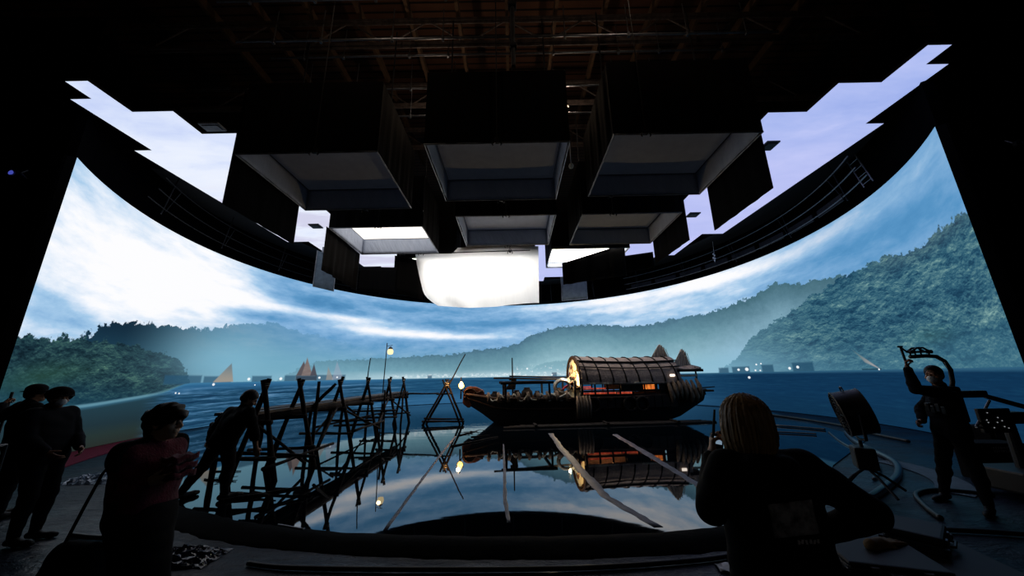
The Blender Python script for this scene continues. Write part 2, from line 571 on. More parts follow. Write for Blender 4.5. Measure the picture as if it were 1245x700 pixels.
    def dome(f, o, d):
        """clumps of foliage as domes lit from above"""
        w1 = tr1 * .55
        hx_ = lambda zz: g.vor(g.vec(s * f * .55 + w1 + o, zz * f + w1, o), 1.0, True)
        return hx_(z + d) - hx_(z - d)
    clump = g.noise(P(.55, .8, 27), 1.0, 2, .5) - .5
    def boughs(fx, fz, o):
        """short level streaks of light along the tops of the boughs"""
        n = g.noise(g.vec(s * fx + tr1 * .7 + o, z * fz + tr1 * 1.6 - tr2 * .5, o), 1.0, 4, .62)
        r_ = 1.0 - ((n - .5) * 5.0).abs()
        return r_.max(0.0)
    lay = boughs(1.0, 3.4, 51) * .30 + boughs(2.4, 7.5, 57) * .30
    rel = dome(1.7, 7.0, .15) * .24 + dome(4.4, 13.0, .06) * .30 + relief(10.0, 23, .028, 4) * .8 + clump * .45 + lay - .22
    # near hill, left
    k, h = under([(-28, 2.5), (-26.4, 2.76), (-25.3, 2.82), (-24.1, 2.92), (-23.1, 2.95), (-22.3, 2.88), (-21.2, 2.80), (-20.3, 2.55), (-19.8, 2.2), (-19.55, 1.85), (-19.3, 1.3), (-19, .9), (28, 0)], .75, .025)
    lh = g.ramp(rel * 1.2 + .17, [(0, '#0b1a24'), (.3, '#152c37'), (.55, '#24424a'), (.8, '#3f645f'), (1, '#6a8c7a')])
    lh = g.mix(g.step(z + (s + 25.5) * .12, 2.35, 1.2) * .5, lh, '#1d4a60')
    lh = g.mix(blob(-25.2, 1.9, 1.6, .3, .25, .12), lh, '#3d6a48')
    c = g.mix(k, c, lh)
    # near hill, right
    k, h = under([(-28, 0), (12.5, .8), (13.8, 1.6), (14.3, 1.95), (14.8, 2.2), (15.3, 2.6), (16.7, 3.62), (18.3, 4.15), (20.2, 4.75), (21.4, 4.95), (22.6, 5.02), (23.4, 4.98), (24.1, 4.88), (24.8, 4.78), (25.1, 4.9), (25.6, 4.98), (28, 4.5)], .75, .025)
    rh = g.ramp(rel * 1.2 + .25, [(0, '#15364f'), (.3, '#1f4760'), (.52, '#315f74'), (.78, '#557f88'), (1, '#86aca8')])
    rh = g.mix(g.step(z - (s - 22) * .06, 4.1, 5.1) * g.step(s, 21.5, 25) * .5, rh, '#4f5a60')
    rh = g.mix(g.step(s, 20.0, 14.6) * .55, rh, '#6795a8')
    rh = g.mix(g.step(z, 2.9, 1.7) * .45, rh, '#42758c')
    rh = g.mix(blob(24.0, 2.55, .9, .25, .15), rh, '#5a8a6c')
    c = g.mix(k, c, rh)
    # bank of mist over the water
    mist_n = g.noise(P(.5, 1.2, 12), 1.0, 4, .6)
    mb = g.step((z - 1.75).abs(), .55, 0.0) * g.step(s, -17, -9) * g.step(s, 16.5, 9) * mist_n
    c = g.mix((mb * 1.1).sat(), c, '#c3dbe4')
    mb = g.step(z, 3.4, 1.75) * blob(13.2, 2.0, 4.6, 1.6, .75) + blob(-18.2, 2.6, 2.2, .9, .55) + blob(-13, 2.4, 5, .8, .25)
    c = g.mix(mb.sat() * (mist_n * .5 + .55), c, '#84b9d2')
    # ---------------------------------------------------------------- huts, boats and sails along the far shore
    def rect(a0, a1, z0, z1, soft=.03):
        return g.step(((s - (a0 + a1) / 2).abs() - (a1 - a0) / 2).max((z - (z0 + z1) / 2).abs() - (z1 - z0) / 2), soft, -soft)
    def tri(p):
        e = None
        (ax, az), (bx, bz), (qx, qz) = p
        if (bx - ax) * (qz - az) - (bz - az) * (qx - ax) < 0:
            p = (p[0], p[2], p[1])
        for i in range(3):
            (x0, z0), (x1, z1) = p[i], p[(i + 1) % 3]
            L = math.hypot(x1 - x0, z1 - z0)
            d = (s - x0) * ((z1 - z0) / L) - (z - z0) * ((x1 - x0) / L)
            e = d if e is None else e.max(d)
        return g.step(e, .03, -.03)
    def paint(kk, colr):
        nonlocal c
        c = g.mix(kk, c, colr)
    c0 = g.noise(P(1.6, 9, 3), 1.0, 3, .6)
    # little settlement glinting at the foot of the ridge
    gl = g.noise(P(3.4, 5.0, 31), 1.0, 4, .7)
    band = g.step((z - 1.84).abs(), .2, .04) * g.step(s, -9.5, -7) * g.step(s, 6.5, 3.5)
    paint(band * g.step(gl, .46, .62), '#dbe9ef')
    band = g.step((z - 2.1 - (s - 1) * .05).abs(), .5, .1) * g.step(s, -.2, .6) * g.step(s, 4.6, 3.4)
    paint(band * g.step(gl, .56, .66) * .9, '#e6f0f5')
    for a0, a1, z1 in ((-20.6, -19.0, 1.98), (-18.9, -17.6, 1.95), (-16.6, -15.6, 1.96), (-14.9, -14.3, 1.98), (-13.2, -11.4, 2.0), (14.0, 14.55, 1.95), (14.75, 15.7, 1.98), (16.35, 16.95, 2.02), (17.9, 18.9, 2.06), (3.0, 3.35, 1.95), (-6.0, -5.7, 1.9)):
        paint(rect(a0, a1, 1.66, z1, .05) * .8, '#2a5470' if a0 < 3 else '#1f4a66')
    paint(tri(((-18.45, 1.7), (-17.72, 2.5), (-17.5, 1.72))), g.mix(g.step(z, 1.7, 2.5), '#9a958c', '#6f8088'))
    paint(tri(((-14.3, 1.95), (-13.95, 2.72), (-13.55, 1.95))), '#5a5458')
    paint(tri(((-14.0, 1.95), (-13.78, 2.92), (-13.35, 1.95))), g.mix(c0, '#6a5a58', '#8e8482'))
    paint(tri(((-13.5, 1.95), (-13.35, 2.6), (-13.1, 1.95))), '#4d4e58')
    paint(rect(-14.3, -13.1, 1.7, 1.96, .05), '#37495a')
    paint(tri(((-12.55, 1.72), (-12.5, 2.45), (-12.1, 1.72))) * .8, '#8f8f8c')
    paint(tri(((-12.2, 1.72), (-12.0, 2.75), (-11.5, 1.76))) * .5, '#9aa5b8')
    paint(tri(((20.85, 2.35), (21.2, 1.95), (21.75, 1.72))), g.mix(g.step(s, 20.9, 21.7), '#5f7a80', '#a8a4a4'))
    paint(rect(21.0, 21.8, 1.68, 1.74, .03), '#1b3e50')
    # ---------------------------------------------------------------- water
    zw = cv([(-28, 1.15), (-26, 1.2), (-24.15, 1.12), (-22, 1.22), (-20.6, 1.38), (-19.9, 1.6), (-19.5, 1.69), (-19, 1.7), (28, 1.7)])
    kw = g.step(z - zw, .015, -.015)
    rip = g.noise(g.vec(s * .28, z * 9.0 + tr1 * .3, 41), 1.0, 4, .6)
    rip2 = g.noise(g.vec(s * 1.6, z * 26.0, 42), 1.0, 3, .6)
    wl = g.ramp((rip * .75 + rip2 * .35), [(0.38, '#12304e'), (.54, '#1e4764'), (.64, '#406f94'), (.78, '#7ea8cc')])
    wl = g.mix(g.step(z, 1.25, 1.68), wl, '#2f6690')
    wcen = g.ramp(rip * .6 + rip2 * .4, [(.3, '#153a58'), (.5, '#1e4d70'), (.7, '#356888')])
    wcen = g.mix(g.step(z, 1.0, .2) * .5, wcen, '#3a6f9a')
    wr = g.ramp(rip * .4 + rip2 * .6, [(.3, '#0c2c4a'), (.55, '#103555'), (.75, '#17425f')])
    wr = g.mix(g.step(z, 1.0, .1) * .45, wr, '#0e2d44')
    w = g.mix(g.step(s, -11.0, -6.0), wl, wcen)
    w = g.mix(g.step(s, 8.0, 17.0), w, wr)
    shore = g.step(s, -19.9, -21.4)
    w = g.mix(shore, w, g.ramp(g.lmap(z, 0, 1.2), [(0, '#272d2a'), (.25, '#263433'), (.5, '#20333b'), (1, '#233f4c')]))
    w = g.mix(g.step(z - zw, -.12, -.01) * .3, w, '#4f8fb0')
    c = g.mix(kw, c, w)
    # shoreline mist streak at left
    c = g.mix(g.step((z - zw - .02).abs(), .07, .0) * g.step(s, -19.3, -21.5) * .5, c, '#7fb9cf')
    # lamps of the far boats
    for (a, b, r_) in ((15.1, 1.83, .10), (15.55, 1.84, .14), (15.6, 1.45, .10), (16.0, 1.78, .07), (16.25, 1.77, .06), (16.1, 2.05, .07), (16.35, 2.08, .06), (17.75, 1.83, .1), (18.15, 1.87, .1), (-18.4, 1.62, .09), (-16.75, 1.82, .11), (-15.1, 1.82, .12), (-16.4, 1.55, .05), (-12.95, 1.85, .10), (-11.9, 1.86, .08), (-20.0, 1.35, .05), (-19.85, 1.33, .05), (21.7, 1.71, .05), (3.0, 1.78, .08), (1.2, 2.25, .1), (4.5, 2.3, .08)):
        d = ((s - a) * (s - a) + (z - b) * (z - b) * 1.4) * (1.0 / (r_ * r_ * .55))
        paint(g.step(d, 1.3, .3), '#f4fbff')
    g.emission(c, 1.0)
    return g.m

M_led = led_material()
S0, S1 = -26.37, 27.0
NS, NZ = 120, 8
me = bpy.data.meshes.new('led_screen')
vs, fs, uvs = [], [], []
for j in range(NZ + 1):
    for i in range(NS + 1):
        vs.append(on_wall(S0 + (S1 - S0) * i / NS, WALL_H * j / NZ))
n0 = len(vs)
for j in (0, NZ):
    for i in range(NS + 1):
        vs.append(on_wall(S0 + (S1 - S0) * i / NS, WALL_H * j / NZ, RAD + .16))
for j in range(NZ):
    for i in range(NS):
        a = j * (NS + 1) + i
        fs.append((a, a + 1, a + NS + 2, a + NS + 1))
nfront = len(fs)
for i in range(NS):
    a, b = n0 + i, n0 + NS + 1 + i
    fs.append((a + 1, a, b, b + 1))
    t = NZ * (NS + 1) + i
    fs.append((t, t + 1, b + 1, b))
    fs.append((i + 1, i, a, a + 1))
for i, rev in ((0, False), (NS, True)):
    for j in range(NZ):
        pass
for i in (0, NS):
    col_ = [j * (NS + 1) + i for j in range(NZ + 1)]
    fs.append(tuple([n0 + i] + col_ + [n0 + NS + 1 + i]))
me.from_pydata([tuple(v) for v in vs], [], fs)
ul = me.uv_layers.new(name='UVMap')
for p in me.polygons:
    for li in p.loop_indices:
        vi = me.loops[li].vertex_index
        co = me.vertices[vi].co
        th = math.atan2(co.y - CY, co.x - CX)
        if th < -PI / 2 - .3: th += 2 * PI
        ul.data[li].uv = ((PI / 2 - th) * RAD, co.z)
me.materials.append(M_led); me.materials.append(M_black)
for i, p in enumerate(me.polygons):
    p.material_index = 0 if i < nfront else 1
    p.use_smooth = i < nfront
screen = bpy.data.objects.new('led_screen', me); COL.objects.link(screen)
tag(screen, 'huge curved LED screen showing a misty bay with wooded hills and far boats', 'screen')

# ================================================================== the LED ceiling
CEIL_Z = 8.2
def ceiling_material():
    g = G('led_ceiling_pale_sky')
    x, y, z = g.sep(g.geo())
    w = g.noise(g.vec(x * .3, y * .3, 0), 1.0, 3, .5)
    n = g.noise(g.vec(x * .25 + w, y * .7 + w, 0), 1.0, 6, .6)
    left = g.ramp(n + g.step(y, 7.2, 10.5) * .25 - .1, [(.2, '#bccbf6'), (.4, '#d6e1fc'), (.58, '#e8efff'), (.85, '#f2f6ff')])
    left = g.mix(g.step(y, 10.2, 12.0) * g.step(n, .42, .6) * .5, left, '#b3acd6')
    right = g.ramp(n, [(.3, '#94a9e8'), (.5, '#a9b9f0'), (.68, '#bcc6f6'), (.85, '#c9cdf8')])
    right = g.mix(g.step(y, 7.5, 11.0) * .6, right, '#c6c9f8')
    g.emission(g.mix(g.step(x, -5.0, 3.0), left, right), 1.0)
    return g.m
M_ceil = ceiling_material()
DX = 0.5
gx0 = -10.78
cells = set()
def left_ok(i, y):
    """column i counted from the left edge; True where a panel hangs"""
    x = gx0 + (i + .5) * DX
    if y < 6.27 or y > 25.5: return False
    out = -9.78 if y < 6.77 else (-10.28 if y < 8.67 else -10.78)
    inn = -9.25 if y < 7.2 else (-8.25 if y < 8.03 else 99)
    return out < x < inn
def right_ok(i, y):
    x = gx0 + (i + .5) * DX
    if y < 5.79: return False
    out = 9.22 if y < 6.26 else (9.72 if y < 8.13 else 10.22)
    inn = 8.7 if y < 6.73 else (7.68 if y < 7.64 else -99)
    return inn < x < out
YL = [5.79, 6.27, 6.77, 7.2, 7.64, 8.03, 8.4, 8.67] + [8.67 + .5 * k for k in range(1, 33)]
YR = [5.79, 6.26, 6.73, 7.2, 7.64, 8.13, 8.67] + [8.67 + .5 * k for k in range(1, 33)]
quads = []
for YS, ok, side in ((YL, left_ok, -1), (YR, right_ok, 1)):
    for y0, y1 in zip(YS[:-1], YS[1:]):
        ym = (y0 + y1) / 2
        for i in range(42):
            xm = gx0 + (i + .5) * DX
            if (xm < -.28) != (side < 0): continue
            if not ok(i, ym): continue
            if ym > 11.3:
                X0, Y0 = round((xm + .28) * 1.0) , round((ym - 13.0) * 1.0)
                if math.hypot(X0, Y0) > 10.3: continue
            if abs(xm + .28) < 6.9 and ym < 15.4: continue      # opening for the soft boxes
            quads.append((gx0 + i * DX, gx0 + (i + 1) * DX, y0, y1))
def in_hole(q, cx, cy, w, h):
    return False
m = MB()
for x0, x1, y0, y1 in quads:
    m.box((x0, y0, CEIL_Z), (x1, y1, CEIL_Z + .09))
lc = m.build('led_ceiling', [M_ceil, M_black])
for p in lc.data.polygons:
    if p.normal.z > -.5: p.material_index = 1
tag(lc, 'stepped LED ceiling of pale lavender sky panels above the soft boxes', 'ceiling screen')
# dark hatches hanging just under the ceiling panels
M_hatch = mat('dark_hatch', '#14151a', .7)
def hatch(cx, cy, w, d, label, mt=M_hatch):
    h = MB()
    h.box((cx - w / 2, cy - d / 2, CEIL_Z - .05), (cx + w / 2, cy + d / 2, CEIL_Z - .002), ch=.01)
    h.box((cx - w / 2 + .05, cy - d / 2 + .05, CEIL_Z - .075), (cx + w / 2 - .05, cy + d / 2 - .05, CEIL_Z - .05), ch=.01)
    tag(h.build('ceiling_hatch', mt), label, 'hatch', 'hatches in the LED ceiling')
# ================================================================== soft boxes hung under the ceiling opening
def lining_mat():
    g = G('white_lining_cloth')
    x, y, z = g.sep(g.objc())
    n = g.noise(g.vec(x * 2.2, y * 2.2, z * .5), 2.0, 4, .6)
    nor = g.bump(g.noise(g.vec(x * 3 + z * 1.5, y * 3, z * .6), 2.2, 3, .5), .6, .06)
    g.principled(g.mix(n, '#98a2b6', '#b4bccc'), .85, 0, .15, nor)
    return g.m
M_lining = lining_mat()
M_edge = mat('grey_steel_tube', '#8e929a', .45, .5, .5)
M_rope = mat('grey_rope', '#17171a', .9)
M_lampw2 = glow('lit_soft_diffusion', '#fff8f0', 1.7)
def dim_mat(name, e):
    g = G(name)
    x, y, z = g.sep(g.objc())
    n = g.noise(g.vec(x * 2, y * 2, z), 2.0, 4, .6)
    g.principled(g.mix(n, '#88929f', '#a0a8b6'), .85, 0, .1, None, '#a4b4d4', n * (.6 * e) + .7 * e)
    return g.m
M_dim = dim_mat('unlit_diffusion_added_glow', .010)  # faint emission added to the unlit boxes to brighten their insides
M_dim2 = dim_mat('low_glowing_diffusion', .035)
M_lampw = glow('lit_white_diffusion', '#fffaf2', 7.5)
M_mask = mat('black_masking_cloth', '#030304', 1.0, 0, .01)
ZB, ZT = 6.5, 8.35

def pleat_sheet(mb, a, b, z_top, z_bot, n=40, amp=.03, thick=.012, seed=0, sag=None):
    """hanging cloth from a to b (xy), tops/bottoms as numbers or (za, zb)"""
    rnd = random.Random(seed)
    a, b = Vector(a), Vector(b)
    d = (b - a); L = d.length; d.normalize()
    nrm = Vector((-d.y, d.x))
    zt = z_top if isinstance(z_top, tuple) else (z_top, z_top)
    zb = z_bot if isinstance(z_bot, tuple) else (z_bot, z_bot)
    ph = [rnd.uniform(0, 6.28) for _ in range(3)]
    rows = []
    for j in range(7):
        v = j / 6
        row = []
        for i in range(n + 1):
            u = i / n
            o = amp * (math.sin(u * L * 9 + ph[0]) * .6 + math.sin(u * L * 17 + ph[1] + v) * .4) * (.3 + .7 * v)
            p = a.lerp(b, u)
            t_ = zt[0] + (zt[1] - zt[0]) * u
            b_ = zb[0] + (zb[1] - zb[0]) * u
            if sag: b_ -= sag * (1 - (2 * u - 1) ** 2)
            row.append((p.x + nrm.x * o, p.y + nrm.y * o, t_ + (b_ - t_) * v))
        rows.append(row)
    mb.grid(rows, (nrm.x * thick, nrm.y * thick, 0))

def frame_pipe(mb, x0, x1, y0, y1, z, r=.022):
    mb.tube([(x0, y0, z), (x1, y0, z), (x1, y1, z), (x0, y1, z)], r, 8, closed=True)

def clamp_mb():
    """a scaffold clamp with wing bolt"""
    m = MB()
    m.box((-.05, -.035, -.05), (.05, .035, .03), ch=.01)
    m.tube([(-.07, -.02, -.02), (-.1, -.03, -.08), (-.08, -.03, -.12)], .014, 6)
    m.tube([(.07, -.02, -.02), (.1, -.03, -.08), (.08, -.03, -.12)], .014, 6)
    m.tube([(0, -.03, -.02), (0, -.06, -.1)], .012, 6)
    m.tube([(-.05, 0, .03), (-.02, 0, .09), (.02, 0, .09), (.05, 0, .03)], .012, 6)
    return m

def soft_box(cx, cy, w, d, label, lit=False, seed=0, clamp_x=0.0, depth=.62):
    root = empty('soft_box', (cx, cy, ZB), 0, label, 'soft box', 'soft boxes hung under the ceiling')
    x0, x1, y0, y1 = -w / 2, w / 2, -d / 2, d / 2
    H = ZT - ZB
    m = MB()
    for a, b in (((x0, y0), (x1, y0)), ((x1, y0), (x1, y1)), ((x1, y1), (x0, y1)), ((x0, y1), (x0, y0))):
        pleat_sheet(m, a, b, H, .01, 30, .018, -.01, seed); seed += 1
    m.box((x0, y0, H - .02), (x1, y1, H))
    m.build('outer_skirt', M_cloth, root)
    e = .035
    m = MB()
    X0, X1, Y0, Y1 = x0 + e, x1 - e, y0 + e, y1 - e
    for a, b in (((X1, Y0), (X0, Y0)), ((X1, Y1), (X1, Y0)), ((X0, Y1), (X1, Y1)), ((X0, Y0), (X0, Y1))):
        pleat_sheet(m, a, b, depth, .01, 24, .008, .006, seed); seed += 1
    m.build('white_lining', M_lining, root, smooth=True)
    # stretched diffusion across the inside
    rows = []
    for j in range(13):
        v = j / 12
        rows.append([(X0 + (X1 - X0) * u / 12, Y0 + (Y1 - Y0) * v, depth - .05 * math.sin(PI * u / 12) * math.sin(PI * v)) for u in range(13)])
    m = MB(); m.grid(rows, (0, 0, .01))
    m.build('diffusion', M_lampw if lit is True else (lit or M_dim), root, smooth=True)
    m = MB()
    # seams where the diffusion is laced to the lining, and corner tapes
    frame_pipe(m, X0 + .03, X1 - .03, Y0 + .03, Y1 - .03, depth - .02, .012)
    m.build('lacing', M_dpipe, root)
    m = MB(); frame_pipe(m, x0, x1, y0, y1, 0, .02)
    f = m.build('frame_pipe', M_edge, root)
    c = clamp_mb().build('clamp', M_dpipe, root); c.location = (clamp_x, y0 - .03, .02)
    c2 = clamp_mb().build('clamp', M_dpipe, root); c2.location = (clamp_x, y1 + .03, .02)
    m = MB(); m.pole((clamp_x, y0 - .05, .05), (clamp_x, y0 - .05, H + 3.1), .012)
    m.build('hanging_line', M_rope, root)
    for sx in (x0 + .3, x1 - .3):
        m = MB(); m.pole((sx, 0, H), (sx, 0, 4.9), .02)
        m.tube([(sx - .08, 0, H + .02), (sx, 0, H + .14), (sx + .08, 0, H + .02)], .014, 6)
        m.build('hanger_rod', M_dpipe, root)
    return root

soft_box(-4.42, 7.90, 3.08, 2.62, 'unlit soft box in the front row, left', seed=1, clamp_x=.2)
soft_box(-.26, 7.60, 3.08, 2.44, 'unlit soft box in the middle of the front row, clamp at its front edge', seed=2)
soft_box(3.70, 7.45, 3.08, 2.52, 'unlit soft box in the front row, right', seed=3, clamp_x=-.9)
soft_box(-4.40, 11.72, 3.04, 2.5, 'brightly lit soft box in the second row, left', lit=M_lampw2, seed=4, clamp_x=.1)
soft_box(-.14, 11.05, 3.08, 2.48, 'dim soft box in the middle of the second row', lit=M_dim2, seed=5)
soft_box(3.74, 11.10, 3.06, 2.54, 'unlit soft box in the second row, right', seed=6, clamp_x=-.6)
soft_box(-3.52, 14.75, 2.4, 2.4, 'lit soft box in the third row, left, mostly behind a black drape', lit=True, seed=7, depth=.25)
soft_box(-.55, 14.62, 3.04, 2.4, 'lit soft box in the third row above the white cloth', lit=True, seed=8, depth=.25, clamp_x=.4)
soft_box(3.1, 14.0, 3.04, 2.4, 'lit soft box in the third row, right, above a brown-black drape', lit=True, seed=9, depth=.25, clamp_x=-.5)

# ---- black flags and drapes hung from the boxes
M_brown_cloth = mat('brown_black_duvetyne', '#0a0807', .95, 0, .1, bump=.4, bscale=10, stretch=(1, 1, .2))
M_grey_flag = mat('grey_flag_cloth', '#5c6a76', .85, 0, .1, var=.15)
def drape(a, b, zt, zb, label, mt=M_cloth, amp=.03, seed=0, sag=None, n=40, rail=True, name='hanging_drape'):
    m = MB(); pleat_sheet(m, a, b, zt, zb, n, amp, .012, seed, sag)
    root = m.build(name, mt, smooth=True)
    tag(root, label, 'drape', 'drapes round the soft boxes')
    if rail:
        zt2 = zt if isinstance(zt, tuple) else (zt, zt)
        m = MB(); m.pole((a[0], a[1], zt2[0]), (b[0], b[1], zt2[1]), .018)
        m.build('hanging_rail', M_dpipe, root)
    return root
drape((-6.12, 6.70), (-6.12, 9.15), 8.35, (5.38, 5.42), 'long black drape down the outer side of the front left soft box', seed=21, amp=.012)
drape((5.42, 6.45), (5.42, 8.6), 8.35, (5.36, 5.36), 'long black drape down the outer side of the front right soft box', seed=22, amp=.012)
drape((-6.02, 10.5), (-6.05, 13.1), 6.55, (5.1, 5.05), 'brown-black gathered drape at the outer side of the brightly lit soft box', M_brown_cloth, seed=23, amp=.05)
drape((5.42, 9.9), (5.42, 12.45), 8.35, (5.62, 5.7), 'black drape at the outer side of the unlit second row right soft box', seed=24, amp=.012)
drape((-4.75, 13.40), (-3.55, 13.40), (6.56, 6.3), (5.05, 4.7), 'short brown-black drape at the left edge of the white cloth', M_brown_cloth, seed=25, amp=.05)
drape((1.98, 13.0), (4.50, 13.0), (5.96, 6.72), (5.1, 5.45), 'brown-black gathered drape with a slanting top right of the white cloth', M_brown_cloth, seed=26, amp=.06)
drape((-6.0, 13.15), (-4.62, 13.30), 6.02, (5.05, 4.95), 'black drape between the lit soft box and the short brown drape', seed=27, amp=.03)
drape((4.38, 12.72), (5.40, 12.55), (6.12, 6.2), (5.45, 5.6), 'black drape filling the corner right of the slanting drape', seed=28, amp=.03)

# ---- the bright white cloth
def white_cloth_mat():
    g = G('white_silk_cloth')
    x, y, z = g.sep(g.objc())
    n = g.noise(g.vec(x * 3, y, z * .3), 2.0, 3, .5)
    nor = g.bump(n, .3, .05)
    d = g.node('ShaderNodeBsdfDiffuse'); d.inputs[0].default_value = (.9, .9, .9, 1); g.put(d.inputs['Normal'], nor)
    t = g.node('ShaderNodeBsdfTranslucent'); g.put(t.inputs[0], g.mix(n, '#f2f2f2', '#ffffff')); g.put(t.inputs['Normal'], nor)
    mx = g.node('ShaderNodeMixShader'); mx.inputs[0].default_value = .55
    g.t.links.new(d.outputs[0], mx.inputs[1]); g.t.links.new(t.outputs[0], mx.inputs[2])
    g.t.links.new(mx.outputs[0], g.out.inputs[0])
    return g.m
WCY = 13.2
rows = []
for j in range(15):
    v = j / 14
    row = []
    for i in range(45):
        u = i / 44
        xa, xb = -3.86 + .55 * v ** 1.2, 1.10 - .06 * v
        if v > .72: xa += .42 * ((v - .72) / .28) ** 2
        x = xa + (xb - xa) * u
        zt = 6.80 if u > .34 else 6.56 + .24 * max(0, (u - .30) / .04)
        zb = 4.42 - .12 * math.sin(PI * min(1, u * 1.15)) + .03 * u
        z = zt + (zb - zt) * v
        row.append((x, WCY + .03 * math.sin(u * 23 + v) * v + .05 * math.sin(u * 7), z))
    rows.append(row)
m = MB(); m.grid(rows)
wc = m.build('hanging_white_cloth', white_cloth_mat(), smooth=True)
tag(wc, 'big bright white cloth hanging in the middle below the third row of soft boxes', 'cloth')
m = MB(); m.pole((-3.95, WCY - .05, 6.54), (.75, WCY - .05, 6.60), .022)
m.build('hanging_rail', M_dpipe, wc)
for x in (-3.6, -.05):
    c = clamp_mb().build('clamp', M_dpipe, wc); c.location = (x, WCY - .08, 6.57)
# unseen panel added behind that cloth to make it glow
pl = empty('hanging_added_backlight', (-1.4, 14.6, 5.6), 0, 'added wide panel lamp, unseen behind the white cloth, making it glow', 'lamp')
m = MB(); m.box((-1.95, 0, -.52), (1.95, .1, .52), ch=.02); m.build('housing', M_dpipe, pl)
m = MB(); m.box((-1.9, -.012, -.48), (1.9, -.002, .48)); m.build('lit_face', glow('added_backlight_face', '#fffaf4', 6.0), pl)
for sx in (-1.5, 1.5):
    m = MB(); m.pole((sx, .05, .5), (sx, .05, 1.1), .015); m.build('hanger_rod', M_dpipe, pl)

# grey flags hanging behind the boxes
def flag(a, b, zt, zb, label, seed):
    m = MB(); pleat_sheet(m, a, b, zt, zb, 12, .01, .02, seed)
    o = m.build('hanging_flag', M_grey_flag, smooth=True)
    m = MB(); m.tube([(a[0], a[1], zt[0]), (b[0], b[1], zt[1]), (b[0], b[1], zb[1]), (a[0], a[1], zb[0])], .02, 6, closed=True)
    m.build('hanging_frame', M_edge, o)
    m = MB(); m.box((-.03, -.03, -.14), (.03, .03, .14), ch=.01)
    for q in (.3, .42):
        k = m.build('clamp', M_edge, o) if q == .3 else None
        if k: k.location = (a[0] + (b[0] - a[0]) * q, a[1] - .05, zt[0] + .02)
    tag(o, label, 'flag', 'grey flags behind the soft boxes')
flag((2.6, 17.8), (3.95, 17.8), (6.78, 6.66), (5.5, 5.58), 'small framed grey flag hanging right of the white cloth', 31)
flag((-8.95, 15.1), (-8.0, 15.1), (7.5, 7.2), (5.8, 5.55), 'tall pale grey flag hanging left of the lit soft box', 32)

# ceiling hatches (dark squares under the LED ceiling)
hatch(7.68, 8.97, .38, .42, 'dark square hatch under the LED ceiling, right of the front right soft box')
hatch(-8.45, 13.9, .45, .42, 'dark square hatch under the LED ceiling by the brightly lit soft box')
hatch(7.7, 13.5, .45, .42, 'dark square hatch under the LED ceiling by the second row right soft box')
hatch(-7.75, 7.74, .52, .3, 'grey rectangular hatch beside the near edge of the LED ceiling at left', mat('grey_hatch', '#6d7480', .7))

# ================================================================== dark structure round the top of the screen
def ring_band(r0, r1, z0, z1, s0, s1, n=80):
    m = MB()
    rows = []
    for k in range(n + 1):
        s = s0 + (s1 - s0) * k / n
        rows.append([on_wall(s, z0, r0), on_wall(s, z1, r0), on_wall(s, z1, r1), on_wall(s, z0, r1), on_wall(s, z0, r0)])
    m.grid(rows)
    m.add([rows[0][i] for i in range(4)], [(0, 1, 2, 3)])
    m.add([rows[-1][i] for i in range(4)], [(3, 2, 1, 0)])
    return m
struct(ring_band(RAD + .03, RAD + .22, WALL_H + .004, 10.6, S0, S1).build('wall_fascia', M_mask), 'black fascia above the curved screen')
struct(ring_band(RAD + .165, RAD + .35, 0, WALL_H, S0 - .1, S1 + .1).build('wall_screen_back', M_mask), 'black back of the curved screen')
# catwalk: deck, rails, ladder
cw = empty('catwalk', on_wall(0, 8.4, 11.5), 0, 'black catwalk with rails running round above the curved screen', 'catwalk')
def cwp(mb, name, mt, sm=False):
    o = mb.build(name, mt, cw, sm)
    o.matrix_parent_inverse = Matrix.Translation(-cw.location)
    return o
cwp(ring_band(10.75, 12.2, 8.5, 8.56, S0 + 3, S1 - 2), 'deck', M_black)
for r_, z_ in ((11.55, 7.55), (11.75, 7.25), (11.45, 7.95)):
    m = MB(); m.tube([on_wall(9.0 + 15.5 * k / 40, z_, r_) for k in range(41)], .02, 6)
    cwp(m, 'rail', M_pipe)
    m = MB(); m.tube([on_wall(-24 + 16 * k / 40, z_, r_) for k in range(41)], .016, 6)
    cwp(m, 'rail', M_black)
for k in range(15):
    s = -23 + k * 46.0 / 14
    m = MB(); m.pole(on_wall(s, 8.5, 11.6), on_wall(s, 7.1, 11.85), .018)
    m.pole(on_wall(s, 7.95, 11.45), on_wall(s, 7.2, 11.75), .012)
    cwp(m, 'bracket', M_dpipe)
for k in range(8):
    s = 10.0 + k * 1.7
    m = MB(); m.box((-.7, -.03, -.14), (.7, .03, .14), M=Matrix.Translation(on_wall(s, 7.42, 11.95)) @ Matrix.Rotation(-s / RAD, 4, 'Z'), ch=.02)
    cwp(m, 'cable_box', M_dpipe)
lad = empty('ladder', (0, 0, 0)); lad.parent = cw; lad.matrix_parent_inverse = Matrix.Translation(-cw.location); lad['label'] = 'short steel ladder'
A, B_ = Vector((11.35, 10.25, 8.75)), Vector((11.28, 9.85, 7.35))
for dx in (-.2, .2):
    m = MB(); m.pole(A + Vector((dx * .3, dx, 0)), B_ + Vector((dx * .3, dx, 0)), .02)
    m.build('ladder_rail', M_edge, lad)
for k in range(5):
    p = A.lerp(B_, .08 + .21 * k)
    m = MB(); m.pole(p + Vector((-.06, -.2, 0)), p + Vector((.06, .2, 0)), .014)
    m.build('rung', M_edge, lad)
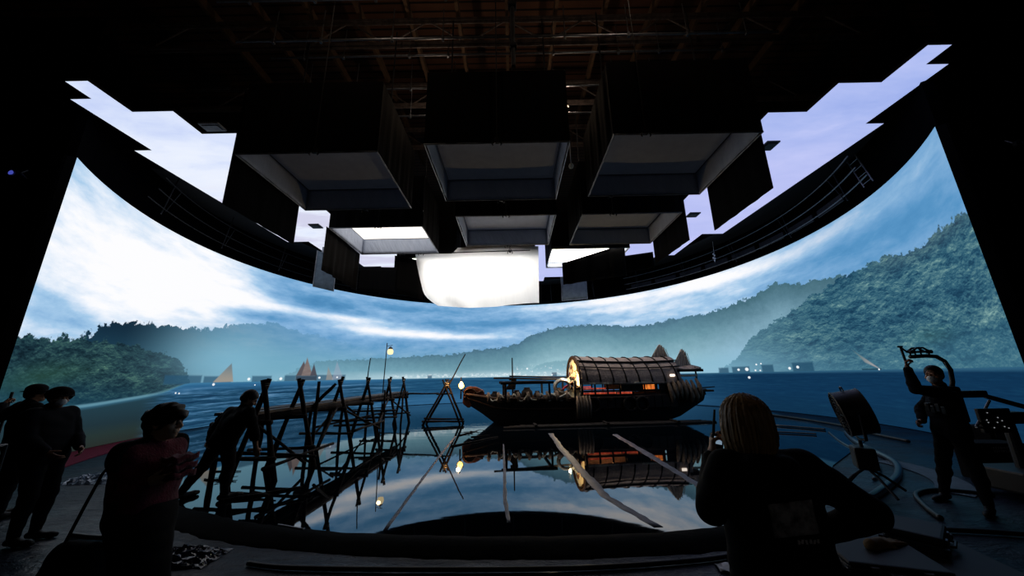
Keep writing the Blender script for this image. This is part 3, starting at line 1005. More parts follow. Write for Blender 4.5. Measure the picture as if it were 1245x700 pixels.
# small fittings glinting on the dark fascia
M_white = mat('white_enamel', '#d8dbe0', .4)
for (s, z, lab) in ((15.6, 7.75, 'cluster of small white cable tags on the catwalk at right'), (-13.6, 7.35, 'small white cable tags on the catwalk at left')):
    m = MB()
    for k, (dx, dz) in enumerate(((0, 0), (.06, -.1), (-.03, -.2), (.05, -.26), (0.02, -.36))):
        m.box((-.035 + dx, -.02, -.04 + dz), (.035 + dx, .02, .04 + dz), M=Matrix.Translation(on_wall(s, z, 11.3)) @ Matrix.Rotation(-s / RAD, 4, 'Z'), ch=.01)
    m.pole(on_wall(s, z - .45, 11.32), on_wall(s, z + .7, 11.4), .008)
    tag(m.build('hanging_cable_tag', M_white), lab, 'cable tag')

# black masking drapes at both ends of the screen
def mask(a, b, label, seed):
    m = MB(); pleat_sheet(m, a, b, 11.5, -.02, 120, .09, .02, seed)
    struct(m.build('wall_masking_drape', M_mask, smooth=True), label)
mask((-11.02, 7.45), (-18.9, 7.2), 'black masking drape at the left end of the screen', 41)
mask((10.3, 6.55), (18.9, 6.3), 'black masking drape at the right end of the screen', 42)
# small practical lights and brackets on the masking drapes
def bracket(loc, label, col):
    r = empty('hanging_lens_fixture', loc, 0, label, 'fixture', 'small fixtures on the masking drapes')
    m = MB(); m.lathe([(.05, -.05), (.09, -.04), (.1, .03), (.07, .05)], 16, Matrix.Rotation(PI / 2, 4, 'X')); m.build('housing', M_dpipe, r)
    m = MB(); m.lathe([(.0, .0), (.04, .01), (.055, .03), (.0, .035)], 14, Matrix.Translation((0, -.05, 0)) @ Matrix.Rotation(PI / 2, 4, 'X')); m.build('lens', col, r)
    m = MB(); m.pole((.1, 0, .05), (.3, 0, -.12), .015); m.pole((0, .05, .05), (0, .16, .2), .015); m.build('yoke', M_pipe, r)
M_lens = glow('faint_blue_lens', '#5560d8', .55)
bracket((-11.2, 6.95, 6.35), 'small round fixture with a faint blue lens left of the screen top', M_lens)
bracket((10.4, 6.2, 6.1), 'small round fixture with a dark lens right of the screen top', mat('dark_lens', '#2a2f50', .2))

# ================================================================== steel and timber above
M_steel = mat('old_steel_beam', '#4a4240', .7, .3, .3, var=.4)
def truss(x0, x1, y, z, h, label):
    root = empty('roof_truss', (0, y, z), 0, label, 'truss', 'steel trusses under the roof')
    for dz, nm in ((0, 'bottom_chord'), (h, 'top_chord')):
        m = MB(); m.box((x0, -.06, dz - .05), (x1, .06, dz + .05)); m.box((x0, -.012, dz - .12), (x1, .012, dz + .12)); m.build(nm, M_steel, root)
    m = MB(); n = 20
    for k in range(n):
        xa = x0 + (x1 - x0) * k / n; xb = x0 + (x1 - x0) * (k + 1) / n
        m.pole((xa, 0, 0 if k % 2 else h), (xb, 0, h if k % 2 else 0), .025, n=6)
    m.build('web', M_steel, root)
for k, y in enumerate((3.5, 5.9, 8.3, 10.7, 13.1)):
    truss(-12, 12, y, 11.4, .9, ['roof truss nearest the camera, high overhead', 'second roof truss from the camera', 'third roof truss, above the front soft boxes', 'fourth roof truss, above the second row of soft boxes', 'farthest roof truss, above the third row of soft boxes'][k])
for k in range(13):
    x = -9 + k * 1.5
    m = MB(); m.box((x - .05, 2, 12.45), (x + .05, 16, 12.75))
    tag(m.build('timber_joist', mat('brown_joist', '#42301f', .9) if k == 0 else bpy.data.materials['brown_joist']), 'brown timber joist running under the roof', 'joist', 'timber joists under the roof')
for k, (y, z) in enumerate(((6.4, 10.6), (7.1, 10.2), (8.25, 10.95), (8.9, 10.4), (9.6, 10.0), (4.8, 10.6))):
    root = empty('hanging_pipe', (0, y, z), 0, 'grey grid pipe hanging across below the trusses', 'pipe', 'grid pipes below the trusses')
    m = MB(); m.pole((-7, 0, 0), (7, 0, 0), .03); m.build('pipe', M_pipe, root)
    for q in range(9):
        x = -6.2 + q * 1.55 + .2 * math.sin(q * 3 + k)
        m = MB(); m.box((x - .03, -.04, -.08), (x + .03, .04, .06), ch=.01); m.pole((x, 0, .0), (x, 0, 1.0), .012, n=6)
        m.build('hanger', M_pipe, root)
m = MB(); m.pole((.13, 6.3, 8.4), (.13, 6.3, 12.4), .05); m.box((.03, 6.2, 10.1), (.23, 6.4, 10.2), ch=.02); m.box((.05, 6.22, 8.9), (.21, 6.38, 9.0), ch=.02)
tag(m.build('hanging_drop_pipe', M_pipe), 'vertical drop pipe above the middle front soft box', 'pipe')
# weak warm lamps added in the roof so its beams show faintly
M_bulb = glow('warm_bulb', '#ffdcb0', 2.0)
def added_roof_lamp(loc, power, label):
    r = empty('hanging_added_lamp', loc, 0, label, 'lamp', 'added lamps in the roof')
    m = MB(); m.lathe([(.02, .0), (.05, .02), (.055, .06), (.03, .1), (.0, .11)], 14); m.build('bulb', M_bulb, r, True)
    m = MB(); m.lathe([(.05, -.06), (.06, -.02), (.045, .01), (.02, .02)], 14); m.pole((0, 0, -.06), (0, 0, -.3), .012); m.build('socket', M_dpipe, r)
    l = bpy.data.lights.new('bulb_light', 'POINT'); l.energy = power; l.color = (1, .74, .52); l.shadow_soft_size = .06
    o = bpy.data.objects.new('bulb_light', l); COL.objects.link(o); o.parent = r; o.location = (0, 0, .17)
added_roof_lamp((-2.3, 9.4, 10.1), 42, 'added bare lamp above the gap between the front left and middle soft boxes')
added_roof_lamp((1.9, 9.5, 10.1), 42, 'added bare lamp above the gap between the middle and front right soft boxes')
added_roof_lamp((-3.4, 5.2, 10.1), 36, 'added bare lamp in the roof in front of the left soft box')
added_roof_lamp((3.0, 5.4, 10.1), 36, 'added bare lamp in the roof in front of the right soft box')
m = MB(); m.lathe([(.0, -.09), (.06, -.07), (.08, 0), (.05, .06), (.0, .07)], 14, Matrix.Translation((1.86, 9.3, 7.85)))
m.pole((1.86, 9.3, 7.9), (1.86, 9.3, 11.4), .012, n=6)
tag(m.build('hanging_lamp', M_white, smooth=True), 'small white lamp head hanging between the middle and right soft boxes', 'lamp')
# ================================================================== the boat
M_hull = mat('dark_tarred_planks', '#17110e', .75, 0, .3, var=.5, scale=3, bump=.5, bscale=9, stretch=(.4, 1, 6))
M_wood = mat('weathered_brown_wood', '#3a2618', .8, 0, .25, var=.5, scale=5, bump=.4, bscale=14, stretch=(1, 1, 4))
M_redwood = mat('reddish_painted_wood', '#6a3e2c', .7, 0, .3, var=.4, scale=5)
M_pole = mat('dark_pole_timber', '#1b1512', .85, 0, .2, var=.5, scale=6, bump=.4, bscale=20)
def thatch_mat():
    g = G('grey_brown_thatch')
    x, y, z = g.sep(g.objc())
    n = g.noise(g.vec(x * 1.2, y * 6, z * 6), 3, 5, .65)
    n2 = g.noise(g.vec(x * 14, y * 3, z * 3), 3, 4, .6)
    n3 = g.noise(g.vec(x, y, z), 1.1, 3, .5)
    c = g.mix(n, '#5a4e48', '#b5a196')
    c = g.mix(g.step(n2, .5, .75) * .6, c, '#b8a498')
    c = g.mix(g.step(n3, .5, .7) * .5, c, '#574a45')
    g.principled(c, .95, 0, .1, g.bump(n * .6 + n2, .8, .03))
    return g.m
M_thatch = thatch_mat()
M_cord = mat('pale_rope_and_reed', '#b0a898', .9, 0, .1, var=.3, scale=12)
M_cream = mat('cream_painted_curtain', '#e8d2a0', .85, 0, .1, var=.15)
M_redcloth = mat('dark_red_cloth', '#6a1420', .9, 0, .1, var=.3)
M_grass = mat('straw_bundle', '#7d6a5a', .95, 0, .1, var=.4, scale=10, bump=.8, bscale=30, stretch=(3, 3, .5))

BX, BY, BROT = -0.66, 14.35, math.radians(4.0)
boat = empty('river_boat', (BX, BY, 0), BROT, 'long wooden boat with arched thatch roof and glowing windows moored in the pool', 'boat')
def bp(mb, name, mt, sm=False, par=None):
    return mb.build(name, mt, par or boat, sm)
# hull sections along X: (X, z keel, z sheer, half beam at sheer, half beam at keel)
SEC = [(-1.28, .80, 1.10, .28, .22), (-1.0, .62, 1.06, .42, .30), (-.6, .38, 1.0, .62, .42), (-.15, .06, .95, .80, .52), (.4, -.06, .92, .92, .62), (1.5, -.08, .90, 1.02, .74), (3.2, -.08, .88, 1.06, .80),
       (5.0, -.08, .90, 1.06, .80), (6.3, -.06, .95, 1.0, .74), (7.0, .12, 1.0, .94, .66), (7.6, .42, 1.04, .88, .60), (8.05, .66, 1.08, .84, .58)]
def hull_pt(sec, v, side):
    X, zk, zs, bs, bk = sec
    z = zk + (zs - zk) * v
    b = bk + (bs - bk) * v ** .7
    return (X, side * b, z)
m = MB()
rows = []
for sec in SEC:
    r = [hull_pt(sec, 1 - j / 6, -1) for j in range(7)] + [hull_pt(sec, j / 6, 1) for j in range(7)]
    rows.append(r)
m.grid(rows)
n0 = 14
m.add(rows[0], [tuple(range(14))]); m.add(rows[-1], [tuple(range(13, -1, -1))])
hull = bp(m, 'hull', M_hull)
smooth_by_angle(hull, 50)
# deck
m = MB(); m.grid([[(s[0], -s[3] * .97, s[2] - .1), (s[0], s[3] * .97, s[2] - .1)] for s in SEC], (0, 0, -.03)); bp(m, 'deck', M_wood)
# wales: rubbing strakes along both sides
for side in (-1, 1):
    for v, r in ((.98, .055), (.62, .035)):
        pts = [Vector(hull_pt(s, v, side)) + Vector((0, side * .02, 0)) for s in SEC]
        m = MB(); m.tube(pts, r, 8); bp(m, 'rubbing_strake', M_wood, True)
# cross beams poking through the side
for X in (.1, .95, 1.8, 2.6, 4.2, 5.6, 6.6):
    m = MB(); m.box((X - .05, -1.16, .78), (X + .05, 1.16, .88), ch=.012); bp(m, 'cross_beam', M_wood)
# prow block with carved cheeks
m = MB()
m.prism([(-1.34, .74), (-1.30, 1.26), (-1.14, 1.36), (-.82, 1.34), (-.52, 1.18), (-.50, 1.02), (-.9, .72), (-1.1, .56)], -.34, .34, Matrix.Rotation(PI / 2, 4, 'X'))
pw = bp(m, 'prow', M_redwood)
bm = bmesh.new(); bm.from_mesh(pw.data); bmesh.ops.bevel(bm, geom=list(bm.edges), offset=.03, segments=2, affect='EDGES'); bm.to_mesh(pw.data); bm.free()
for side in (-1, 1):
    m = MB()
    m.tube([(-1.05 + .2 * math.cos(a), side * .36, 1.12 + .16 * math.sin(a)) for a in [k * .5 for k in range(12)]], [.035 - .0015 * k for k in range(12)], 8)
    m.pole((-1.3, side * .35, .95), (-.55, side * .37, 1.2), .03)
    bp(m, 'prow_scroll', M_wood, True)
m = MB(); m.pole((-1.42, -.1, .9), (-1.42, -.1, 1.72), .03, .022); bp(m, 'bow_post', M_pole)
# iron cage with a fire at the bow
cage = empty('bow_lantern'); cage.parent = boat; cage.location = (-1.40, -.28, 1.40); del_me = None
M_flame = glow('orange_fire', '#ffc060', 14.0)
M_flame2 = glow('yellow_fire_core', '#fff0c0', 14.0)
m = MB(); m.lathe([(.0, -.12), (.07, -.09), (.105, -.02), (.095, .05), (.055, .11), (.02, .16), (.0, .17)], 14); bp(m, 'flame', M_flame, True, cage)
m = MB()
for k in range(8):
    a = k * PI / 4
    m.tube([(.03 * math.cos(a), .03 * math.sin(a), -.13), (.12 * math.cos(a), .12 * math.sin(a), -.05), (.13 * math.cos(a), .13 * math.sin(a), .06)], .007, 6)
for r, z in ((.12, -.05), (.13, .06)):
    m.tube([(r * math.cos(k * PI / 8), r * math.sin(k * PI / 8), z) for k in range(16)], .007, 6, closed=True)
m.pole((0, 0, -.12), (.12, .12, -.3), .02)
bp(m, 'cage', M_dpipe, False, cage)
def point(name, loc, power, col, par=None, r=.05):
    l = bpy.data.lights.new(name, 'POINT'); l.energy = power; l.color = col; l.shadow_soft_size = r
    o = bpy.data.objects.new(name, l); COL.objects.link(o); o.location = loc
    if par: o.parent = par
    return o
point('fire_light', (-1.45, -.42, 1.52), 40, (1, .5, .16), boat, .07)
# foredeck posts, rail frame and hanging garlands
def post(X, Y, z0, z1, r=.04):
    m = MB(); m.pole((X, Y, z0), (X, Y, z1), r, r * .9, 8, .006); bp(m, 'post', M_pole, True)
for X in (.28, 1.92):
    for Y in (-.95, .95): post(X, Y, .85, 1.48, .045)
for Y in (-.95, .95):
    m = MB(); m.box((.1, Y - .05, 1.42), (2.1, Y + .05, 1.52), ch=.015); bp(m, 'rail_beam', M_pole)
for X in (.28, 1.92):
    m = MB(); m.box((X - .05, -1.0, 1.44), (X + .05, 1.0, 1.52), ch=.015); bp(m, 'rail_beam', M_pole)
rnd = random.Random(3)
for k in range(7):
    xa = -.4 + k * .5; xb = xa + .5
    pts = [(xa + (xb - xa) * t / 10, -1.02 - .05 * math.sin(PI * t / 10) + (.0 if xa > .2 else .14), 1.08 - .26 * math.sin(PI * t / 10) * rnd.uniform(.85, 1.1)) for t in range(11)]
    m = MB(); m.tube(pts, .032, 8); bp(m, 'rope_garland', M_cord, True)
for k in range(9):
    X = -.35 + k * .36
    m = MB(); m.tube([(X, -1.0, 1.14), (X + .03, -1.1, .98), (X - .01, -1.1, .8)], [.05, .07, .03], 8); bp(m, 'straw_tassel', M_grass, True)
# bundles, jars and coils on the foredeck
for (X, Y, r, h) in ((.75, -.2, .2, .32), (1.2, .2, .24, .4), (1.55, -.3, .17, .28), (-.1, .1, .18, .28), (2.5, .3, .22, .36)):
    m = MB(); m.lathe([(r * .6, .8), (r, .8 + h * .35), (r * .9, .8 + h * .75), (r * .5, .8 + h), (r * .55, .8 + h + .05)], 16, Matrix.Translation((X, Y, .02))); bp(m, 'storage_jar', M_pole, True)
m = MB()
for k in range(3):
    m.tube([(2.45 + (.30 - .02 * k) * math.cos(a), -.72 - .05 * k, 1.30 + (.26 - .02 * k) * math.sin(a)) for a in [q * PI / 9 for q in range(18)]], .045, 8, closed=True)
bp(m, 'rope_coil', M_cord, True)
m = MB()
rows = [[(2.5 + .7 * u / 8, -.75 + .5 * v / 5, 1.18 + .26 * math.sin(PI * u / 8) * (1 - .4 * v / 5) + .03 * math.sin(u * 2 + v)) for u in range(9)] for v in range(6)]
m.grid(rows, (0, 0, -.02)); bp(m, 'red_cloth_bundle', M_redcloth, True)
m = MB()
m.tube([(1.95 + .6 * t / 10, -1.06, 1.06 - .12 * math.sin(PI * t / 10)) for t in range(11)], .045, 8); bp(m, 'rope_garland', M_cord, True)
# mast stump, boom poles
m = MB(); m.pole((.62, .1, .85), (.62, .1, 2.45), .038, .022, 8); m.box((.48, 0, 1.56), (.76, .2, 1.66), ch=.015); bp(m, 'mast', M_pole)
m = MB(); m.pole((-.15, -.3, 1.66), (3.25, -.1, 1.56), .035, .03, 8, .01); bp(m, 'boom', M_pole, True)
m = MB(); m.pole((.5, .25, 1.72), (3.3, .2, 1.62), .03, .025, 8, .01); bp(m, 'boom', M_pole, True)
m = MB(); m.prism([(.30, 1.2), (.62, 1.62), (.78, 1.62), (.72, 1.2)], -.04, .04, Matrix.Translation((0, .1, 0)) @ Matrix.Rotation(PI / 2, 4, 'X')); bp(m, 'mast_bracket', M_pole)
# tall timber frame in front of the cabin, with hanging straw mats
for X in (2.86, 3.12):
    for Y in (-1.1, 1.1): post(X, Y, .1, 1.52, .05)
for k in range(5):
    X = 2.9 + k * .11
    m = MB(); m.tube([(X, -1.2, .98), (X + .01, -1.23, .62), (X - .01, -1.2, .2)], [.04, .065, .05], 8); bp(m, 'straw_fender', M_grass, True)
# ---- cabin: arched thatch roof
CX0, CX1 = 3.14, 7.0
HALF = 1.04
def arch(X, a, grow=0.0, drop=0.0):
    """a from 0 (near eave) over the top to pi"""
    return (X, -(HALF + grow) * math.cos(a), 1.40 + (.98 + grow) * math.sin(a) ** .85 + drop)
rows = []
for i in range(33):
    X = CX0 + (CX1 - CX0) * i / 32
    dr = -.06 * math.sin(PI * i / 32) - .05 * (i / 32)
    rows.append([arch(X, PI * j / 22, rnd.uniform(-.012, .012), dr) for j in range(23)])
m = MB(); m.grid(rows, None)
top = [[(p[0], p[1] * 1.045, p[2] + .05) for p in r] for r in rows]
m.grid([list(reversed(r)) for r in top])
for r0, r1 in ((rows[0], top[0]), (rows[-1], top[-1])):
    m.grid([r0, r1])
m.grid([[r[0] for r in rows], [t[0] for t in top]]); m.grid([[r[-1] for r in rows], [t[-1] for t in top]])
bp(m, 'thatch_roof', M_thatch, True)
# shingled courses: an overlapping upper layer
rows = []
for i in range(33):
    X = CX0 - .08 + (CX1 - CX0 + .1) * i / 32
    dr = -.06 * math.sin(PI * i / 32) - .05 * (i / 32)
    rows.append([arch(X, .88 + (PI - 1.76) * j / 14, .085 + (.02 if j in (0, 14) else 0) + rnd.uniform(-.01, .01), dr) for j in range(15)])
m = MB(); m.grid(rows, (0, 0, -.03)); bp(m, 'upper_thatch', M_thatch, True)
# dark bamboo battens over the roof, leaning back, and lengthwise poles
for k in range(8):
    Xb = CX0 + .14 + k * .5
    pts = []
    for j in range(17):
        a = PI * (.02 + .96 * j / 16)
        lean = .22 * (abs(a - PI / 2) / (PI / 2))
        p = arch(Xb + lean * .9 - .1, a, .098 if .85 < a < PI - .85 else .06, -.06 * math.sin(PI * min(1, max(0, (Xb - CX0) / (CX1 - CX0)))) - .05 * (Xb - CX0) / (CX1 - CX0))
        pts.append(p)
    m = MB(); m.tube(pts, .03, 8); bp(m, 'roof_batten', M_pole, True)
for a in (.55, .86, PI - .86, PI - .55):
    m = MB(); m.tube([arch(CX0 - .05 + (CX1 - CX0 + .1) * i / 12, a, .11, -.06 * math.sin(PI * i / 12) - .05 * i / 12) for i in range(13)], .024, 8); bp(m, 'roof_pole', M_pole, True)
# eave boards, wall posts, sill and panels with gaps that glow
for side in (-1, 1):
    for xa, xb in ((CX0, CX0 + 1.15), (CX0 + 2.0, CX0 + 2.75)):
        m = MB(); m.box((xa, side * 1.08 - .03, 1.36), (xb, side * 1.08 + .03, 1.42), ch=.01); bp(m, 'eave_board', M_cord)
    for k in range(9):
        X = CX0 + .02 + k * (CX1 - CX0 - .04) / 8
        m = MB(); m.pole((X, side * 1.03, .85), (X, side * 1.03, 1.46), .032, n=8); bp(m, 'wall_post', M_pole)
    for z in (1.12, .96):
        m = MB(); m.box((CX0 - .1, side * 1.03 - .03, z - .03), (CX1, side * 1.03 + .03, z + .03), ch=.01); bp(m, 'wall_rail', M_pole)
    for xa, xb, za, zb in ((CX0 + 1.5, CX0 + 2.35, 1.1, 1.5), (CX0 + 3.0, CX1, .88, 1.5), (CX0 + 1.3, CX0 + 1.9, .88, .98)):
        m = MB(); m.box((xa, side * 1.0 - .015, za), (xb, side * 1.0 + .015, zb)); bp(m, 'wall_panel', M_hull)
    # plank skirting below the rail
    m = MB()
    for k in range(12):
        X = CX0 + .3 * k + .02
        m.box((X, side * 1.08 - .015, .5), (X + .27, side * 1.08 + .015, .93), ch=.008)
    bp(m, 'plank_skirt', M_hull)
# paper windows lit from inside
def win_mat():
    g = G('warm_lit_paper')
    x, y, z = g.sep(g.objc())
    n = g.noise(g.vec(x * 3, y, z * 3), 2.0, 3, .6)
    c = g.ramp(n, [(.3, '#b0402a'), (.55, '#f08030'), (.8, '#ffb458')])
    g.principled('#c08050', .8, 0, .1, None, c, 1.0)
    return g.m
def redwin_mat():
    g = G('red_lit_paper')
    x, y, z = g.sep(g.objc())
    n = g.noise(g.vec(x * 5, y, z * 2), 2.0, 3, .6)
    c = g.ramp(n, [(.35, '#3a120e'), (.55, '#a83e2c'), (.75, '#e88050')])
    g.principled('#903020', .8, 0, .1, None, c, 1.0)
    return g.m
M_win, M_rwin = win_mat(), redwin_mat()
for side in (-1, 1):
    m = MB(); m.box((CX0 + 2.36, side * .99 - .01, 1.13), (CX0 + 2.82, side * .99 + .01, 1.40))
    w_ = bp(m, 'paper_window', M_win)
    m = MB()
    for q in range(4): m.pole((CX0 + 2.36 + q * .153, side * 1.005, 1.13), (CX0 + 2.36 + q * .153, side * 1.005, 1.40), .009, n=6)
    m.pole((CX0 + 2.36, side * 1.005, 1.27), (CX0 + 2.82, side * 1.005, 1.27), .009, n=6)
    bp(m, 'window_lattice', M_pole, False, w_)
    m = MB(); m.box((CX0 + .05, side * .97 - .01, 1.01), (CX0 + 1.3, side * .97 + .01, 1.07)); bp(m, 'red_lit_slit', M_rwin)
    m = MB(); m.box((CX0 + .02, side * .97 - .01, 1.19), (CX0 + .92, side * .97 + .01, 1.235)); bp(m, 'red_lit_slit', M_rwin)
    m = MB(); m.box((CX0 + 1.35, side * .97 - .01, 1.0), (CX0 + 1.95, side * .97 + .01, 1.07)); bp(m, 'red_lit_slit', M_rwin)
# front opening with a painted cream curtain and lamps
rows = [[(CX0 - .05 + .03 * math.sin(u * 2.2), -.92 + 1.84 * u / 16, 1.30 + (.98 * math.sin(max(.06, PI * (.04 + .92 * u / 16))) ** .85 + .06) * v / 8) for u in range(17)] for v in range(9)]
m = MB(); m.grid(rows, (-.012, 0, 0)); cur = bp(m, 'front_curtain', M_cream, True)
m = MB()
for yy, zz, r in ((-.45, 1.75, .13), (.1, 1.95, .16), (.5, 1.7, .12), (-.1, 1.55, .1)):
    m.tube([(CX0 - .085, yy + r * math.cos(k * .55), zz + r * math.sin(k * .55)) for k in range(10)], .022, 6)
bp(m, 'curtain_scroll', M_redwood, True, cur)
m = MB(); m.box((CX0 - .3, -1.0, 1.18), (CX0 - .04, 1.0, 1.27), ch=.015); bp(m, 'front_sill', M_wood)
m = MB(); m.box((CX0 - .12, -.95, .86), (CX0 - .06, .95, 1.2), ch=.01); bp(m, 'front_board', M_cream)
m = MB(); m.tube([arch(CX0 - .06, PI * j / 18, .06) for j in range(19)], .05, 8); bp(m, 'front_hoop', M_wood, True)
m = MB(); m.lathe([(.02, -.09), (.07, -.05), (.08, .0), (.07, .05), (.02, .09)], 14, Matrix.Translation((CX0 - .42, -.62, 1.52))); m.pole((CX0 - .42, -.62, 1.6), (CX0 - .1, -.62, 1.85), .01, n=6)
bp(m, 'cabin_lantern', glow('cabin_lantern_paper', '#ffe2a8', 1.4), True)
point('cabin_lantern_light', (CX0 - .55, -.75, 1.62), 110, (1, .72, .36), boat, .03)
point('cabin_inside_light', (CX0 + 1.3, 0, 1.6), 24, (1, .45, .18), boat, .03)
# stern: rear roof, two fan-shaped thatch screens, straw fenders
m = MB()
rows = [[(6.95 + .95 * u / 8, -1.0 + 2.0 * v / 8, 1.92 - .06 * math.sin(PI * u / 8) + .14 * math.sin(PI * v / 8)) for u in range(9)] for v in range(9)]
m.grid(rows, (0, 0, -.07)); bp(m, 'stern_roof', M_thatch, True)
for X in (7.05, 7.75):
    for Y in (-.85, .85): post(X, Y, .9, 1.95, .035)
m = MB(); m.box((6.9, -1.05, 1.76), (7.95, -.95, 1.86), ch=.015); bp(m, 'stern_beam', M_pole)
m = MB(); m.box((7.05, -1.03, 1.58), (7.7, -.97, 1.66), ch=.012); bp(m, 'eave_board', M_cord)
M_fan = mat('pale_dry_thatch', '#c0aea2', .95, 0, .1, var=.3, scale=5, bump=.8, bscale=24, stretch=(4, 1, .4))
def fan(X, Y, z, w, h, lean):
    m = MB()
    rows = []
    for j in range(5):
        v = j / 4
        row = []
        for i in range(17):
            u = i / 16 - .5
            ww = w * (1.0 - .70 * v)
            row.append((X + u * ww + lean * v + .008 * math.sin(i * 2.6), Y + .05 * math.cos(u * 3) + .02 * (i % 2), z + h * v * (1 - .22 * (2 * abs(u)) ** 1.5)))
        rows.append(row)
    m.grid(rows, (0, .05, 0))
    o = bp(m, 'thatch_fan', M_fan)
    m = MB()
    for i in range(7):
        u = i / 6 - .5
        m.pole((X + u * w, Y - .01, z), (X + u * w * .38 + lean, Y - .01, z + h * (1 - .22 * (2 * abs(u)) ** 1.5)), .012, n=6)
    bp(m, 'fan_rib', M_cord, False, o)
fan(6.60, -.3, 2.06, 1.05, .82, .12)
fan(7.50, -.3, 1.90, .86, .78, .14)
for k in range(7):
    X = 6.45 + k * .19
    q_ = rnd.uniform(-.14, .14); m = MB(); m.tube([(X, -1.02, 1.5 + q_ * .5), (X + .05 + q_ * .3, -1.12, 1.25), (X + .08 - q_ * .3, -1.12, .95 + q_), (X + .1, -1.06, .72 + q_)], [.04, .08 + q_ * .1, .1, .04], 8); bp(m, 'straw_fender', M_grass, True)
m = MB(); m.pole((7.3, -.2, 1.06), (8.75, -.35, 1.16), .035, .02, 8); bp(m, 'steering_oar', M_pole)
m = MB(); m.box((7.5, -.9, 1.0), (8.35, .9, 1.07), ch=.015); bp(m, 'stern_platform', M_wood)
# round fender hoops along the side
for X in (4.9, 5.35, 3.5):
    m = MB(); m.tube([(X + .24 * math.cos(a), -1.15, .64 + .24 * math.sin(a)) for a in [q * PI / 9 for q in range(18)]], .05, 8, closed=True); bp(m, 'fender_hoop', M_pole, True)
m = MB(); m.box((CX0 + 3.42, -1.13, 1.60), (CX0 + 3.6, -1.09, 1.68), ch=.01); bp(m, 'small_lamp', glow('small_white_lamp', '#fff0e0', 2.2))
# low dark raft lashed along the near side, with pale wet edges
raft = empty('raft', (3.2, 13.0, 0), BROT, 'low dark raft of poles lying in the water along the near side of the boat', 'raft')
for k in range(4):
    m = MB(); m.pole((-3.6 + .2 * k, -.18 + .13 * k, .015), (3.9 - .1 * k, -.18 + .13 * k, .015), .055, .05, 8, .01); m.build('log', M_pole, raft, True)
for X in (-2.5, 0, 2.5):
    m = MB(); m.box((X - .05, -.28, .05), (X + .05, .3, .11), ch=.012); m.build('cross_bar', M_pole, raft)

# ================================================================== the pier
pier = empty('pier', (-4.5, 6.0, 0), 0, 'rickety timber pier on crossed poles running away along the left of the pool', 'pier')
PO = Vector((4.5, -6.0, 0))
def pp(mb, name, mt=None, sm=True, par=None):
    o = MB(); o.v = [tuple(Vector(v) + PO) for v in mb.v]; o.f = mb.f
    return o.build(name, mt or M_pole, par or pier, sm)
M_deck = mat('wet_pier_planks', '#2a211d', .6, 0, .4, var=.5, scale=5, stretch=(4, .5, 1), bump=.4, bscale=16)
DZ = 1.16
# deck: three long planks side by side, in two lengths, on thick stringers
rnd = random.Random(12)
m = MB()
for i, x in enumerate((-5.12, -4.92, -4.72)):
    for ya, yb in ((6.5, 9.6 + .3 * i), (9.65 + .3 * i, 15.6)):
        zz = rnd.uniform(-.012, .012)
        vs, fs = plank((x + rnd.uniform(-.02, .02), ya - rnd.uniform(0, .2), DZ + zz), (x + rnd.uniform(-.02, .02) + .02 * (yb - 6.5) * .5, yb, DZ + zz), .19, .05)
        m.add(vs, fs)
pp(m, 'deck_planks', M_deck, False)
for x in (-5.14, -4.70):
    m = MB(); m.pole((x, 6.4, DZ - .1), (x + .1, 15.7, DZ - .1), .075, .06, 10, .02); pp(m, 'stringer')
def trestle(y, spread, x, ztop=1.74, zfoot=-.05, seed=0):
    """two poles crossed at the top on the near side of the deck, a plain post on the far side, bars between"""
    rn = random.Random(seed)
    root = bpy.data.objects.new('trestle', None); COL.objects.link(root); root.parent = pier
    for q in (-1, 1):
        m = MB()
        m.pole((x + q * spread, y + q * .12, zfoot), (x - q * .035, y - q * .03, ztop + rn.uniform(-.03, .05)), .052, .042, 8, .01)
        pp(m, 'leg', None, True, root)
    m = MB(); m.pole((x - .78, y + .1, zfoot), (x - .74, y + .08, DZ + .0), .045, .04, 8, .01); pp(m, 'far_post', None, True, root)
    m = MB(); m.pole((x - .92, y + .07, DZ - .2), (x + .22, y - .02, DZ - .17), .05, .045, 8, .01); pp(m, 'cross_bar', None, True, root)
    m = MB(); m.pole((x - .95, y + .06, .38 + rn.uniform(-.05, .05)), (x + spread + .06, y - .06, .40), .036, .032, 8, .01); pp(m, 'cross_bar', None, True, root)
    m = MB(); m.tube([(x + .056 * math.cos(k * .8), y + .056 * math.sin(k * .8), ztop - .14 + .004 * k) for k in range(22)], .007, 6); pp(m, 'lashing', M_cord, True, root)
    return root
for k, (y, sp_, x) in enumerate(((6.6, .34, -4.55), (7.65, .42, -4.53), (9.4, .40, -4.52), (11.1, .36, -4.50), (13.1, .30, -4.52), (14.6, .28, -4.47))):
    trestle(y, sp_, x, seed=50 + k)
EX = [((-4.52, 8.35, -.05), (-4.55, 8.4, 1.68)), ((-4.62, 8.35, 1.1), (-4.2, 8.5, 1.62)), ((-4.28, 12.1, -.05), (-4.3, 12.05, 1.35)), ((-4.25, 13.8, -.05), (-4.2, 13.8, 1.3))]
for a, b in EX:
    m = MB(); m.pole(a, b, .042, .036, 8, .01); pp(m, 'upright')
BR = [((-4.75, 6.55, 1.08), (-4.15, 7.5, .12)), ((-4.1, 7.8, .35), (-4.5, 9.3, 1.02)), ((-4.45, 9.4, 1.0), (-3.95, 10.9, .3)), ((-4.1, 11.1, .3), (-4.5, 13.0, .98)), ((-4.45, 13.1, 1.0), (-4.1, 14.5, .3)), ((-5.2, 9.4, .2), (-5.25, 11.0, 1.0)), ((-5.2, 11.1, 1.0), (-5.2, 13.0, .2))]
for a, b in BR:
    m = MB(); m.pole(a, b, .030, .026, 8, .01); pp(m, 'brace')
